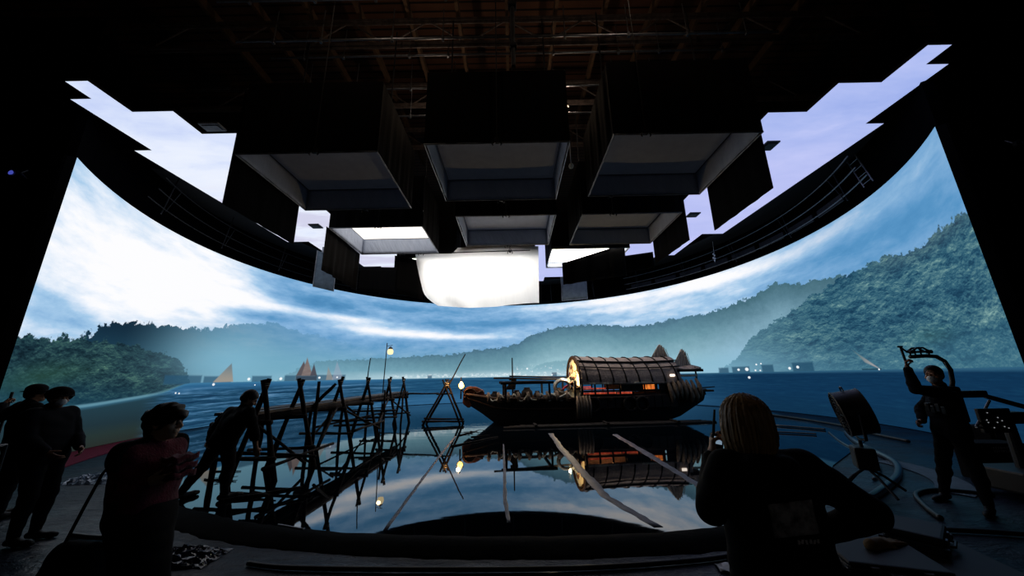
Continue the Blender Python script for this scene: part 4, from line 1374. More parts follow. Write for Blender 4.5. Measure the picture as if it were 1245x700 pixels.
LR = [((-4.05, 6.1, .34), (-3.98, 8.2, .36)), ((-4.02, 9.3, .46), (-4.1, 11.6, .44)), ((-5.2, 6.6, .5), (-3.75, 6.95, .36)), ((-5.5, 7.2, .30), (-3.7, 7.0, .34)), ((-5.3, 9.8, .5), (-5.2, 14.9, .42)), ((-5.3, 12.0, .7), (-3.9, 12.1, .7)), ((-5.2, 10.2, .62), (-3.95, 10.25, .6))]
for a, b in LR:
    m = MB(); m.pole(a, b, .033, .028, 8, .012); pp(m, 'low_rail')
# beam that carries on from the pier end towards the boat
m = MB(); m.pole((-4.4, 14.6, 1.12), (-2.95, 14.22, 1.12), .035, .03, 8, .01); pp(m, 'end_rail')
m = MB(); m.pole((-4.62, 11.2, 1.0), (-4.48, 11.1, 2.35), .022, .014, 6, .01); pp(m, 'upright_stick')

# lantern on its own pole beyond the pier
lp = empty('lantern_pole', (-5.45, 15.0, 0), 0, 'thin pole with a hanging paper lantern beyond the end of the pier', 'lantern pole')
m = MB(); m.pole((0, 0, -.02), (.06, 0, 3.2), .03, .018, 8, .008); m.build('pole', M_pole, lp, True)
m = MB(); m.pole((.05, 0, 3.06), (.3, 0, 3.1), .012, n=6); m.pole((.22, 0, 3.09), (.22, 0, 2.98), .006, n=6); m.build('arm', M_pole, lp)
m = MB(); m.lathe([(.05, -.13), (.1, -.11), (.125, -.03), (.12, .03), (.09, .09), (.05, .11)], 16, Matrix.Translation((.22, 0, 2.84)))
m.build('paper_shade', glow('lantern_paper', '#ffe6b0', 1.3), lp, True)
m = MB(); m.lathe([(.02, .2), (.07, .16), (.1, .1), (.06, .09)], 16, Matrix.Translation((.22, 0, 2.84))); m.build('cap', M_dpipe, lp)
point('lantern_light', (.22, -.2, 2.84), 2.0, (1, .75, .45), lp, .08)

# free-standing A-frame between pier and boat
af = empty('trestle_frame', (-2.66, 14.0, 0), 0, 'crossed pole A-frame standing in the water between pier and boat', 'A-frame')
def ap(a, b, r=.045, name='leg'):
    m = MB(); m.pole(a, b, r, r * .85, 8, .012); m.build(name, M_pole, af, True)
ap((-.80, -.1, -.03), (.12, 0, 1.66)); ap((-.74, .2, -.03), (.18, .12, 1.62)); ap((.62, -.1, -.03), (-.12, .05, 1.64)); ap((.70, .2, -.03), (-.02, .15, 1.66))
ap((-.85, 0, .12), (.76, 0, .1), .04, 'cross_bar'); ap((-.8, .1, .22), (.72, .12, .16), .035, 'cross_bar'); ap((-.34, .05, 1.1), (.26, .05, 1.12), .035, 'cross_bar')
ap((.0, .1, 1.2), (.72, .3, 2.62), .028, 'leaning_stick')
m = MB(); m.tube([(.02 + .09 * math.cos(k * .8), .06 + .1 * math.sin(k * .8), 1.36 + .008 * k) for k in range(24)], .014, 6); m.build('lashing', M_cord, af, True)

# driftwood and reeds floating by the pier
def stick(label, a, b, r, twigs=0):
    m = MB(); a, b = Vector(a), Vector(b)
    k = 7; pts = [a.lerp(b, t / (k - 1)) + Vector((rnd.uniform(-1, 1), rnd.uniform(-1, 1), 0)) * .03 for t in range(k)]
    m.tube(pts, [r * (1 - .5 * t / k) for t in range(k)], 6)
    for q in range(twigs):
        p = a.lerp(b, rnd.uniform(.2, .9)); m.tube([p, p + Vector((rnd.uniform(-.25, .25), rnd.uniform(-.1, .1), .03)), p + Vector((rnd.uniform(-.4, .4), rnd.uniform(-.15, .15), .02))], r * .4, 5)
    tag(m.build('floating_stick', M_pole, smooth=True), label, 'stick', 'sticks floating in the pool')
stick('thin stick floating left of the first pier trestle, nearer of two', (-5.6, 6.9, .012), (-4.95, 6.8, .012), .014, 2)
stick('thin stick floating left of the first pier trestle, farther of two', (-6.0, 7.5, .012), (-5.35, 7.45, .012), .014, 2)
stick('forked branch floating under the first pier bay', (-4.3, 5.7, .014), (-3.5, 6.3, .014), .03, 4)
stick('long pale pole lying in the water in front of the A-frame', (-1.6, 9.6, .014), (-.5, 10.9, .014), .022, 0)
stick('short pole lying in the water off the boat bow', (-1.3, 11.0, .014), (-.75, 11.2, .014), .018, 0)
stick('twiggy branch in the water between the A-frame and the bow', (-1.7, 11.3, .014), (-1.2, 12.2, .014), .02, 5)
# ================================================================== people: continuous surfaces grown from distance fields
class Field:
    def __init__(self, h):
        self.h = h; self.p = []; self.post = None
    def cone(self, a, b, ra, rb=None, k=.02, sub=False):
        self.p.append(('c', np.array(a, float), np.array(b, float), ra, ra if rb is None else rb, k, sub)); return self
    def ell(self, c, r, R=None, k=.015, sub=False):
        self.p.append(('e', np.array(c, float), np.array(r, float), np.eye(3) if R is None else R, 0, k, sub)); return self
    def bounds(self):
        lo = np.full(3, 1e9); hi = np.full(3, -1e9)
        for q in self.p:
            if q[6]: continue
            if q[0] == 'c':
                r = max(q[3], q[4]); l = np.minimum(q[1], q[2]) - r; u = np.maximum(q[1], q[2]) + r
            else:
                r = max(q[2]); l = q[1] - r; u = q[1] + r
            lo = np.minimum(lo, l); hi = np.maximum(hi, u)
        return lo - .03, hi + .03
    def mesh(self, name, wr=0.0, seed=0, cut=None):
        h = self.h
        lo, hi = self.bounds()
        n = np.ceil((hi - lo) / h).astype(int) + 1
        ax = [(lo[i] + h * np.arange(n[i])).astype(np.float32) for i in range(3)]
        F = np.full(n, .06, np.float32)
        for q in self.p:
            k = q[5]; sub = q[6]; mg = k + 3 * h + .012
            if q[0] == 'c':
                r = max(q[3], q[4]); l = np.minimum(q[1], q[2]) - r - mg; u = np.maximum(q[1], q[2]) + r + mg
            else:
                r = max(q[2]); l = q[1] - r - mg; u = q[1] + r + mg
            i0 = np.clip(np.floor((l - lo) / h).astype(int), 0, n); i1 = np.clip(np.ceil((u - lo) / h).astype(int) + 1, 0, n)
            if np.any(i1 <= i0): continue
            sl = tuple(slice(i0[i], i1[i]) for i in range(3))
            X = ax[0][sl[0]][:, None, None]; Y = ax[1][sl[1]][None, :, None]; Z = ax[2][sl[2]][None, None, :]
            if q[0] == 'c':
                a, b = q[1], q[2]; d = b - a; L2 = max(float(d @ d), 1e-12)
                t = np.clip(((X - a[0]) * d[0] + (Y - a[1]) * d[1] + (Z - a[2]) * d[2]) / L2, 0, 1)
                D = np.sqrt((X - a[0] - t * d[0]) ** 2 + (Y - a[1] - t * d[1]) ** 2 + (Z - a[2] - t * d[2]) ** 2) - (q[3] + (q[4] - q[3]) * t)
            else:
                c, r, R = q[1], q[2], q[3]
                P = [(X - c[0]) * R[i, 0] + (Y - c[1]) * R[i, 1] + (Z - c[2]) * R[i, 2] for i in range(3)]
                k0 = np.sqrt(sum((P[i] / r[i]) ** 2 for i in range(3))); k1 = np.sqrt(sum((P[i] / r[i] ** 2) ** 2 for i in range(3))) + 1e-9
                D = k0 * (k0 - 1) / k1
            A = F[sl]
            if sub:
                F[sl] = np.maximum(A, -D)
            else:
                hh = np.clip(.5 + .5 * (A - D) / k, 0, 1)
                F[sl] = A + (D - A) * hh - k * hh * (1 - hh)
        X = ax[0][:, None, None]; Y = ax[1][None, :, None]; Z = ax[2][None, None, :]
        if wr:
            F += wr * (np.sin(31 * X + 17 * Z + seed) * np.sin(23 * Y - 29 * Z + 2 * seed) + .6 * np.sin(57 * Z + 20 * X + 13 * Y + seed))
        if cut:
            for nx, ny, nz, d in cut:      # keep n.p > d
                F = np.maximum(F, (d - (nx * X + ny * Y + nz * Z)).astype(np.float32))
        if self.post is not None:
            F = self.post(F, X, Y, Z)
        return nets(F, lo, h, name)

def nets(F, lo, h, name):
    S = F < 0
    c = [S[i:S.shape[0] - 1 + i, j:S.shape[1] - 1 + j, k:S.shape[2] - 1 + k] for i in (0, 1) for j in (0, 1) for k in (0, 1)]
    cnt = sum(x.astype(np.int8) for x in c)
    act = (cnt > 0) & (cnt < 8)
    idx = np.argwhere(act)
    pos = np.zeros((len(idx), 3)); num = np.zeros(len(idx))
    corners = [(i, j, k) for i in (0, 1) for j in (0, 1) for k in (0, 1)]
    for a in corners:
        for axn in range(3):
            if a[axn]: continue
            b = list(a); b[axn] = 1
            ia = idx + np.array(a); ib = idx + np.array(b)
            f0 = F[ia[:, 0], ia[:, 1], ia[:, 2]]; f1 = F[ib[:, 0], ib[:, 1], ib[:, 2]]
            m_ = (f0 < 0) != (f1 < 0)
            t = np.where(m_, f0 / np.where(m_, f0 - f1, 1), 0)
            p = np.array(a, float) + np.zeros((len(idx), 3)); p[:, axn] += t
            pos += p * m_[:, None]; num += m_
    V = lo + h * (idx + pos / num[:, None])
    vid = np.full(act.shape, -1, np.int64); vid[act] = np.arange(len(idx))
    Q = []
    for axn in range(3):
        sl0 = [slice(1, -1)] * 3; sl1 = [slice(1, -1)] * 3
        sl0[axn] = slice(0, -1); sl1[axn] = slice(1, None)
        d = S[tuple(sl0)] != S[tuple(sl1)]
        e = np.argwhere(d)
        off = np.ones(3, int); off[axn] = 0
        e = e + off
        u, w = [i for i in range(3) if i != axn]
        def cell(du, dw):
            q = e.copy(); q[:, u] += du; q[:, w] += dw
            return vid[q[:, 0], q[:, 1], q[:, 2]]
        quad = np.stack([cell(-1, -1), cell(0, -1), cell(0, 0), cell(-1, 0)], 1)
        flip = S[e[:, 0], e[:, 1], e[:, 2]]
        if axn == 1: flip = ~flip
        quad[~flip] = quad[~flip][:, ::-1]
        Q.append(quad)
    Q = np.concatenate(Q); Q = Q[(Q >= 0).all(1)]
    me = bpy.data.meshes.new(name)
    me.vertices.add(len(V)); me.vertices.foreach_set('co', V.astype(np.float32).ravel())
    me.loops.add(4 * len(Q)); me.loops.foreach_set('vertex_index', Q.astype(np.int32).ravel())
    me.polygons.add(len(Q)); me.polygons.foreach_set('loop_start', np.arange(0, 4 * len(Q), 4, dtype=np.int32))
    me.polygons.foreach_set('use_smooth', np.ones(len(Q), bool))
    me.update(calc_edges=True); me.validate()
    return me

def nrm(v):
    v = np.array(v, float); return v / np.linalg.norm(v)

def skeleton(loc, yaw, s=1.0, w=None):
    """standing figure facing (cos yaw, sin yaw); w overrides joints in world coordinates"""
    f = np.array([math.cos(yaw), math.sin(yaw), 0]); r = np.array([f[1], -f[0], 0]); u = np.array([0, 0, 1.0])
    D = dict(pelvis=(0, 0, .95), chest=(0, .0, 1.28), neck=(0, -.015, 1.47), head=(0, .025, 1.615))
    for sd, g_ in (('L', -1), ('R', 1)):
        D.update({'hip' + sd: (.09 * g_, 0, .92), 'kn' + sd: (.10 * g_, .02, .50), 'an' + sd: (.10 * g_, -.02, .09), 'toe' + sd: (.115 * g_, .15, .035),
                  'sh' + sd: (.185 * g_, -.01, 1.41), 'el' + sd: (.235 * g_, -.03, 1.12), 'wr' + sd: (.25 * g_, .06, .88)})
    J = {k: np.array(loc, float) + s * (v[0] * r + v[1] * f + v[2] * u) for k, v in D.items()}
    J['face'] = f; J['s'] = s
    if w:
        for k, v in w.items():
            J[k] = np.array(v, float)
    return J

def head_frame(J):
    f = nrm(J['face']); up = nrm(J.get('headup', J['head'] - J['neck'] + np.array([0, 0, .25])))
    r = nrm(np.cross(f, up)); up = np.cross(r, f)
    return r, f, up

def add_head(B, J):
    s = J['s']; r, f, up = head_frame(J); o = J['head']
    R = np.array([r, f, up])
    P = lambda x, y, z: o + s * (x * r + y * f + z * up)
    E_ = lambda c, rad, k=.015, sub=False: B.ell(P(*c), np.array(rad) * s, R, k, sub)
    E_((0, -.012, .03), (.076, .095, .088)); E_((0, .028, -.045), (.058, .064, .076), .03); E_((0, .062, -.092), (.028, .026, .024), .02)
    B.cone(P(-.034, .080, .024), P(.034, .080, .024), .013 * s, k=.015)
    for g_ in (-1, 1):
        E_((.033 * g_, .101, .004), (.018, .016, .012), .008, True)
        E_((.032 * g_, .079, .002), (.0125, .0125, .0125), .004)
        E_((.045 * g_, .062, -.03), (.026, .026, .022), .02)
        E_((.077 * g_, -.008, -.008), (.011, .024, .034), .006); E_((.084 * g_, -.004, -.006), (.006, .012, .018), .004, True)
    B.cone(P(0, .088, .012), P(0, .110, -.026), .009 * s, .013 * s, .010)
    for g_ in (-1, 1): E_((.013 * g_, .098, -.030), (.010, .012, .009), .006)
    B.cone(P(-.020, .088, -.053), P(.020, .088, -.053), .007 * s, k=.006); B.cone(P(-.017, .088, -.066), P(.017, .088, -.066), .008 * s, k=.006)
    B.cone(P(-.02, .098, -.0595), P(.02, .098, -.0595), .0028 * s, k=.002, sub=True)
    B.cone(J['neck'], P(0, -.02, -.06), .056 * s, .052 * s, .03)

def add_hand(B, wr, d, n, thumb, s=1.0, curl=(.35, .35, .4, .45), spread=.06, tcurl=.35):
    """wr wrist, d direction of the fingers, n direction the palm faces, thumb = +1/-1 side along n x d"""
    d = nrm(d); n = np.array(n, float); n = nrm(n - d * (n @ d)); t = np.cross(n, d) * thumb
    wr = np.array(wr, float); s = s * 1.0
    lens = [(.040, .024, .020), (.045, .028, .021), (.041, .026, .020), (.033, .019, .018)]
    kn = [(.032, .086), (.011, .090), (-.010, .086), (-.030, .078)]
    for (a, l), L, c, sp in zip(kn, lens, curl, (1, .3, -.4, -1.1)):
        k0 = wr + s * (t * a * .62 + d * .016); k1 = wr + s * (t * a + d * l)
        B.cone(k0, k1, .0145 * s, .0115 * s, .012)
        p = k1; dd = nrm(d + t * sp * spread); ang = 0
        for q, ln in enumerate(L):
            ang += c * (1.0, 1.15, .8)[q]
            dv = dd * math.cos(ang) + n * math.sin(ang)
            e = p + dv * ln * s
            B.cone(p, e, (.0098 - .0009 * q) * s, (.0091 - .0010 * q) * s, .004)
            p = e
    b = wr + s * (t * .020 + d * .022 + n * .006)
    m1 = b + s * nrm(t * .75 + d * .75 + n * .35) * .038
    B.cone(b, m1, .0155 * s, .0115 * s, .012)
    dv = nrm(t * .45 + d * 1.0 + n * (.2 + tcurl)); m2 = m1 + s * dv * .030
    B.cone(m1, m2, .0108 * s, .0098 * s, .005)
    dv = nrm(t * .15 + d * 1.0 + n * (.3 + tcurl * 1.5)); m3 = m2 + s * dv * .026
    B.cone(m2, m3, .0098 * s, .0082 * s, .004)
    B.cone(wr - d * .02, wr + d * .02 * s, .026 * s, .022 * s, .02)

def torso(B, J, g=0.0, k=.05):
    s = J['s']
    up = nrm(J['chest'] - J['pelvis'])
    for sd in 'LR':
        hp = J['hip' + sd] + up * .05 * s; sh = J['sh' + sd] + (J['chest'] - J['sh' + sd]) * .42 - up * .03 * s
        md = hp * .45 + sh * .55 + (J['pelvis'] * .45 + J['chest'] * .55 - (hp * .45 + sh * .55)) * .12
        B.cone(hp, md, (.105 + g) * s, (.098 + g) * s, k); B.cone(md, sh, (.098 + g) * s, (.100 + g) * s, k)
        B.cone(J['neck'] - up * .05 * s, J['sh' + sd], (.058 + g) * s, (.062 + g) * s, k)
    B.cone(J['pelvis'], J['chest'], (.108 + g) * s, (.112 + g) * s, k)

def arm(B, J, sd, g=0.0, end=1.0):
    s = J['s']; a, e, w_ = J['sh' + sd], J['el' + sd], J['wr' + sd]
    m_ = a * .6 + e * .4
    B.cone(a, m_, (.056 + g) * s, (.053 + g) * s, .03); B.cone(m_, e, (.053 + g) * s, (.042 + g) * s, .02)
    q = e * .7 + w_ * .3; w2 = e + (w_ - e) * end
    B.cone(e, q, (.042 + g) * s, (.043 + g) * s, .02); B.cone(q, w2, (.043 + g) * s, (.028 + g) * s, .015)

def leg(B, J, sd, g=0.0, end=1.0):
    s = J['s']; a, e, w_ = J['hip' + sd], J['kn' + sd], J['an' + sd]
    B.cone(a, e, (.092 + g) * s, (.058 + g) * s, .04)
    f = nrm(np.array([J['face'][0], J['face'][1], 0]))
    q = e * .68 + w_ * .32 - f * .018 * s; w2 = e + (w_ - e) * end
    B.cone(e, q, (.056 + g) * s, (.056 + g) * s, .03); B.cone(q, w2, (.056 + g) * s, (.036 + g) * s, .03)

def shoe(B, J, sd, g=0.0):
    s = J['s']; an, toe = J['an' + sd], J['toe' + sd]
    f = nrm(toe - an); f2 = nrm(np.array([f[0], f[1], 0]))
    heel = an - f2 * .045 * s; heel = np.array([heel[0], heel[1], min(an[2] - .02, toe[2] + .012)]) if 'lift' + sd not in J else an - f * .0 + np.array([0, 0, -.04]) - f2 * .04
    B.cone(heel, toe, (.038 + g) * s, (.034 + g) * s, .02); B.cone(an, heel * .6 + toe * .4, (.040 + g) * s, (.036 + g) * s, .03)
    B.cone(toe, toe + f2 * .045 * s, (.036 + g) * s, (.028 + g) * s, .02)

M_skin = mat('skin', '#9c7058', .55, 0, .35, var=.08)
M_skin2 = mat('pale_skin', '#c29a80', .55, 0, .35, var=.08)
M_jack_black = mat('black_jacket_cloth', '#0c0c0f', .9, 0, .12, var=.2)
M_jack_navy = mat('dark_navy_cloth', '#10131a', .9, 0, .12, var=.2)
M_trou = mat('dark_trouser_cloth', '#0e0f13', .92, 0, .1, var=.2)
M_shoe = mat('black_shoe_leather', '#0a0a0a', .6, 0, .3)
M_hair_dark = mat('dark_brown_hair', '#120c09', .6, 0, .3, var=.4, scale=20, stretch=(4, 4, .4))
M_hair_blond = mat('dark_blonde_hair', '#8a6a42', .5, 0, .4, var=.45, scale=24, stretch=(4, 4, .3))
M_cap = mat('black_cap_cloth', '#0b0b0e', .92, 0, .1)
M_mask = M_mask
M_facemask = mat('white_face_mask', '#eef0f2', .8, 0, .15, var=.06)
M_card = mat('dark_red_cardigan', '#5e1a2e', .95, 0, .1, var=.3, scale=14, bump=.5, bscale=60, sheen=.2)

def person(J, label, group=None, skin=None, hands=None, voxel=.0062, name='person'):
    B = Field(voxel)
    torso(B, J); add_head(B, J)
    for sd in 'LR':
        arm(B, J, sd); leg(B, J, sd); shoe(B, J, sd, -.010)
        h = (hands or {}).get(sd)
        if h is None:
            dd = nrm(J['wr' + sd] - J['el' + sd]); r, f, up = nrm(np.cross(J['face'], (0, 0, 1))), nrm(J['face']), np.array([0, 0, 1.0])
            inn = r if sd == 'L' else -r
            h = dict(d=dd, n=inn + f * .1, c=(.3, .35, .4, .45))
        dd = nrm(h['d']); n_ = nrm(h['n']); t_ = np.cross(n_, dd)
        thumb = h.get('t')
        if thumb is None:
            ff = nrm(J['face']); thumb = 1 if t_ @ (ff + np.array([0, 0, .3])) > 0 else -1
        add_hand(B, J['wr' + sd] + dd * .012, dd, n_, thumb, J['s'], h.get('c', (.35, .4, .4, .45)), h.get('sp', .06), h.get('tc', .35))
    me = B.mesh('person')
    root = link(name, me, skin or M_skin)
    tag(root, label, 'person', group)
    return root

def wear(root, name, F_, mt, wr=0.0, seed=0, cut=None, label=None):
    me = F_.mesh(name, wr, seed, cut)
    o = link(name, me, mt, root)
    if label: o['label'] = label
    return o

def jacket(root, J, mt, g=.014, hem=None, name='jacket', end=.97, extra=None, label=None, wr=.0022, seed=1, collar=True):
    B = Field(.0085); torso(B, J, g)
    for sd in 'LR': arm(B, J, sd, g + .002, end)
    if collar:
        up = nrm(J['neck'] - J['chest']); B.cone(J['neck'] - up * .03, J['neck'] + up * .02, .072 * J['s'], .068 * J['s'], .02)
    if extra: extra(B)
    return wear(root, name, B, mt, wr, seed, [(0, 0, 1, hem)] if hem else None, label)

def trousers(root, J, mt, g=.012, seed=2, end=.96, name='trousers', extra=None):
    B = Field(.0085); s = J['s']
    B.cone(J['hipL'], J['hipR'], (.098 + g) * s, k=.05)
    up = nrm(J['chest'] - J['pelvis'])
    for sd in 'LR':
        B.cone(J['hip' + sd], J['hip' + sd] + up * .08 * s, (.10 + g) * s, (.098 + g) * s, .05)
        leg(B, J, sd, g, end)
    if extra: extra(B)
    return wear(root, name, B, mt, .0025, seed)

def shoes(root, J, mt):
    for sd in 'LR':
        B = Field(.006); shoe(B, J, sd)
        wear(root, 'shoe', B, mt, 0, 0, [(0, 0, 1, .002)] if abs(J['toe' + sd][2]) < .08 else None)

def face_mask(root, J, mt):
    B = Field(.004); r, f, up = head_frame(J); o = J['head']; s = J['s']; R = np.array([r, f, up])
    P = lambda x, y, z: o + s * (x * r + y * f + z * up)
    B.ell(P(0, .072, -.048), np.array((.052, .052, .046)) * s, R, .02); B.ell(P(0, .105, -.042), np.array((.024, .022, .032)) * s, R, .02)
    for g_ in (-1, 1): B.cone(P(.045 * g_, .06, -.03), P(.08 * g_, .0, .005), .004 * s, k=.004); B.cone(P(.045 * g_, .05, -.065), P(.078 * g_, .0, -.02), .004 * s, k=.004)
    return wear(root, 'face_mask', B, mt, 0, 0, None, 'white face mask')

def hair_short(root, J, mt, g=.008, low=-.03):
    B = Field(.005); r, f, up = head_frame(J); o = J['head']; s = J['s']; R = np.array([r, f, up])
    P = lambda x, y, z: o + s * (x * r + y * f + z * up)
    B.ell(P(0, -.020, .036), np.array((.078 + g, .094 + g, .088 + g)) * s, R, .02); B.ell(P(0, -.055, -.02), np.array((.066 + g, .055 + g, .06)) * s, R, .03)
    pn = f * .0 + up; n_ = nrm(-f * .75 + up * .65)
    q = P(0, .055, .03)
    return wear(root, 'hair', B, mt, .002, 3, [(*n_, float(n_ @ q))])

# ---- A. the blonde woman in front, seen from behind, radio at her ear
Jw = skeleton((1.15, 1.80, 0), math.radians(97), .93, dict(
    neck=(1.13, 1.79, 1.335), head=(1.125, 1.82, 1.478), chest=(1.16, 1.80, 1.17), pelvis=(1.18, 1.80, .86), hipL=(1.07, 1.80, .85), hipR=(1.29, 1.80, .85),
    shL=(.985, 1.79, 1.285), shR=(1.325, 1.77, 1.285), elL=(.875, 1.76, 1.13), wrL=(1.005, 1.93, 1.30), elR=(1.535, 1.70, 1.12), wrR=(1.37, 1.82, 1.00)))
Jw['face'] = nrm((-.25, .96, -.02))
rw = person(Jw, 'person with dark blonde bob seen from behind, holding a radio to the ear', skin=M_skin2,
            hands={'L': dict(d=(.10, .02, .9), n=(.9, -.35, -.1), c=(.75, .8, .85, .9), t=-1, tc=.5), 'R': dict(d=(-.75, .1, -.45), n=(-.4, -.6, .5), c=(.3, .35, .4, .4))})
def hoodx(B):
    B.cone((1.06, 1.70, 1.31), (1.20, 1.69, 1.31), .05, .05, .04)
jw = jacket(rw, Jw, M_jack_black, .022, .72, extra=hoodx, seed=4)
trousers(rw, Jw, M_trou); shoes(rw, Jw, M_shoe)
# bob: a cap of hair falling straight to the nape, with strands
B = Field(.0045)
hc = Jw['head']
B.ell(hc + np.array((0.0, -.018, .03)), (.107, .115, .112), None, .02)
B.ell(hc + np.array((0.0, -.035, -.05)), (.108, .10, .12), None, .03)
B.cone(hc + np.array((-.068, .0, -.02)), hc + np.array((-.080, .01, -.125)), .042, .026, .03)
B.cone(hc + np.array((.070, -.01, -.02)), hc + np.array((.085, .0, -.155)), .042, .026, .03)
B.cone(hc + np.array((0, -.06, -.03)), hc + np.array((.0, -.062, -.15)), .062, .05, .03)
fw = nrm(Jw['face'])
B.cone(hc + fw * .07 + np.array((0, 0, -.10)), hc + fw * .12 + np.array((0, 0, .0)), .052, .060, .01, True)
def strands(F, X, Y, Z):
    an = np.arctan2(Y - (hc[1] - .01), X - hc[0])
    return (F + .0035 * np.sin(an * 34 + 6 * Z) * np.sin(an * 13 + 1) + .002 * np.sin(an * 77)).astype(np.float32)
B.post = strands
wear(rw, 'hair', B, M_hair_blond, 0, 0, [(0, 0, 1, 1.318)], 'straight dark blonde bob')
# grey print across the back of the jacket: a worn patch following the cloth
M_print = mat('worn_grey_print', '#8c8c90', .9, 0, .1, var=.7, scale=22)
from mathutils.bvhtree import BVHTree
def drape_patch(target, origin_fn, dirv, nu, nv, off):
    me = target.data
    bvh = BVHTree.FromPolygons([v.co for v in me.vertices], [tuple(p.vertices) for p in me.polygons])
    rows = []
    for j in range(nv + 1):
        row = []
        for i in range(nu + 1):
            o = Vector(origin_fn(i / nu, j / nv)); hit = bvh.ray_cast(o, Vector(dirv))
            p = hit[0] if hit[0] is not None else o + Vector(dirv) * .5
            row.append(p - Vector(dirv) * off)
        rows.append(row)
    return rows
m = MB(); m.grid(drape_patch(jw, lambda u, v: (1.075 + .185 * u, 1.2, 1.17 - .125 * v + .02 * u), (0, 1, 0), 14, 10, .004), (0, .003, 0))
m.build('back_print', M_print, rw, True)['label'] = 'worn grey square print across the back'
m = MB()
rn = random.Random(2)
for k in range(6):      # a short row of worn, unreadable strokes under the square
    xx = 1.165 + k * .0165
    R_ = drape_patch(jw, lambda u, v: (xx + .009 * u + .002 * math.sin(k * 2 + 3 * v), 1.2, 1.040 - .016 * v + .002 * (k % 2) + .012 * (xx - 1.165)), (0, 1, 0), 1, 2, .005)
    m.grid(R_, (0, .002, 0))
    if k % 2:
        m.grid(drape_patch(jw, lambda u, v: (xx - .004 + .012 * u, 1.2, 1.034 - .003 * v), (0, 1, 0), 2, 1, .005), (0, .002, 0))
m.build('back_lettering', mat('pale_worn_lettering', '#d0d0d4', .9), rw)
# her radio
rd = empty('handheld_radio', (1.03, 1.925, 1.345), 0, 'small black handheld radio with a pale screen held at the ear', 'radio')
m = MB(); m.box((-.028, -.016, -.075), (.028, .016, .055), ch=.008); m.build('case', M_shoe, rd)
m = MB(); m.tube([(-.016, 0, .05), (-.016, 0, .09), (-.014, 0, .17)], [.008, .007, .005], 8); m.build('aerial', M_shoe, rd)
m = MB(); m.box((-.018, -.0185, .005), (.018, -.0155, .04)); m.build('display', glow('pale_blue_display', '#a8c4dc', .45), rd)
m = MB(); m.lathe([(.007, 0), (.007, .014), (.0, .016)], 10, Matrix.Translation((.016, 0, .055))); m.build('knob', M_dpipe, rd)
rd.rotation_euler = (0, math.radians(10), math.radians(-10))

# ---- B. the operator at right with the support rig over the head
Jb = skeleton((5.78, 5.0, 0), math.radians(205), 1.02, dict(
    pelvis=(5.80, 5.00, .95), chest=(5.86, 5.0, 1.24), neck=(5.86, 5.0, 1.47), head=(5.80, 4.98, 1.635),
    shL=(5.72, 4.86, 1.40), shR=(5.98, 5.16, 1.40), elL=(5.34, 4.84, 1.46), wrL=(5.335, 4.86, 1.72), elR=(5.86, 5.32, 1.16), wrR=(5.70, 5.20, 1.02),
    hipL=(5.79, 4.90, .92), hipR=(5.83, 5.08, .92), knL=(5.80, 4.84, .50), anL=(5.72, 4.76, .09), toeL=(5.58, 4.68, .035), knR=(5.78, 5.16, .51), anR=(5.80, 5.28, .09), toeR=(5.64, 5.24, .035)))
Jb['face'] = nrm((-.94, -.34, -.06))
rb = person(Jb, 'person in dark clothes and white mask at right, one arm raised to an overhead rig', hands={'L': dict(d=(.02, .02, 1), n=(.6, -.6, 0), c=(.95, 1.0, 1.0, 1.05), t=-1, tc=.6), 'R': dict(d=(-.9, -.1, -.3), n=(.1, -.8, -.3), c=(.6, .7, .7, .8))})
jacket(rb, Jb, M_jack_navy, .016, .86, seed=6); trousers(rb, Jb, M_trou); shoes(rb, Jb, M_shoe); face_mask(rb, Jb, M_facemask); hair_short(rb, Jb, M_hair_dark)
# pale stripe down the trouser seam
m = MB(); m.tube([(5.905, 5.02, .90), (5.90, 5.0, .7), (5.875, 4.93, .5)], .008, 6); m.build('side_stripe', mat('pale_piping', '#8a94a0', .6), rb)
rig = empty('support_rig', (5.95, 5.1, 1.1), 0, 'black camera support vest with a curved arm reaching over the head', 'support rig')
def rg(mb, name, mt, sm=True, par=None):
    o = mb.build(name, mt, par or rig, sm)
    if par is None: o.matrix_parent_inverse = Matrix.Translation(-rig.location)
    return o
M_rig = mat('black_anodised_rig', '#0c0c0e', .45, .2, .4)
Bv = Field(.009); torso(Bv, Jb, .036); me = Bv.mesh('vest', .001, 2, [(0, 0, 1, 1.06), (0, 0, -1, -1.40)]); vest = link('vest', me, M_cap, rig); vest.matrix_parent_inverse = Matrix.Translation(-rig.location)
m = MB()
for k in range(4): m.box((5.60 - .0 * k, 4.80 + .06 * k, 1.12 + .02 * (k % 2)), (5.69, 4.85 + .06 * k, 1.22 + .03 * (k % 2)), ch=.012)
rg(m, 'pouch', M_rig, False)
m = MB(); m.box((5.98, 5.0, .98), (6.15, 5.26, 1.46), ch=.04); rg(m, 'back_unit', M_cap, False)
m = MB(); m.tube([(6.08, 5.10, 1.3), (6.15, 5.08, 1.52), (6.15, 5.06, 1.68), (6.08, 5.04, 1.80), (5.95, 5.01, 1.865), (5.78, 4.98, 1.875), (5.52, 4.95, 1.865)], .026, 12); rg(m, 'overhead_arm', M_rig)
m = MB(); m.tube([(6.10, 5.04, 1.66), (6.03, 5.0, 1.79), (5.90, 4.97, 1.835)], .007, 8); rg(m, 'arm_edge', mat('pale_cord', '#9aa0a6', .6))
m = MB()
for q in (-.03, .03): m.tube([(5.52, 4.95 + q, 1.93), (5.62, 4.96 + q, 1.985), (5.72, 4.97 + q, 1.985), (5.80, 4.98 + q, 1.94)], .013, 8)
m.pole((5.5, 4.95, 1.93), (5.82, 4.98, 1.93), .014)
for x in (5.53, 5.60, 5.68, 5.79): m.pole((x, 4.95, 1.87), (x, 4.95, 1.96), .010, n=6)
rg(m, 'spring_link', M_rig)
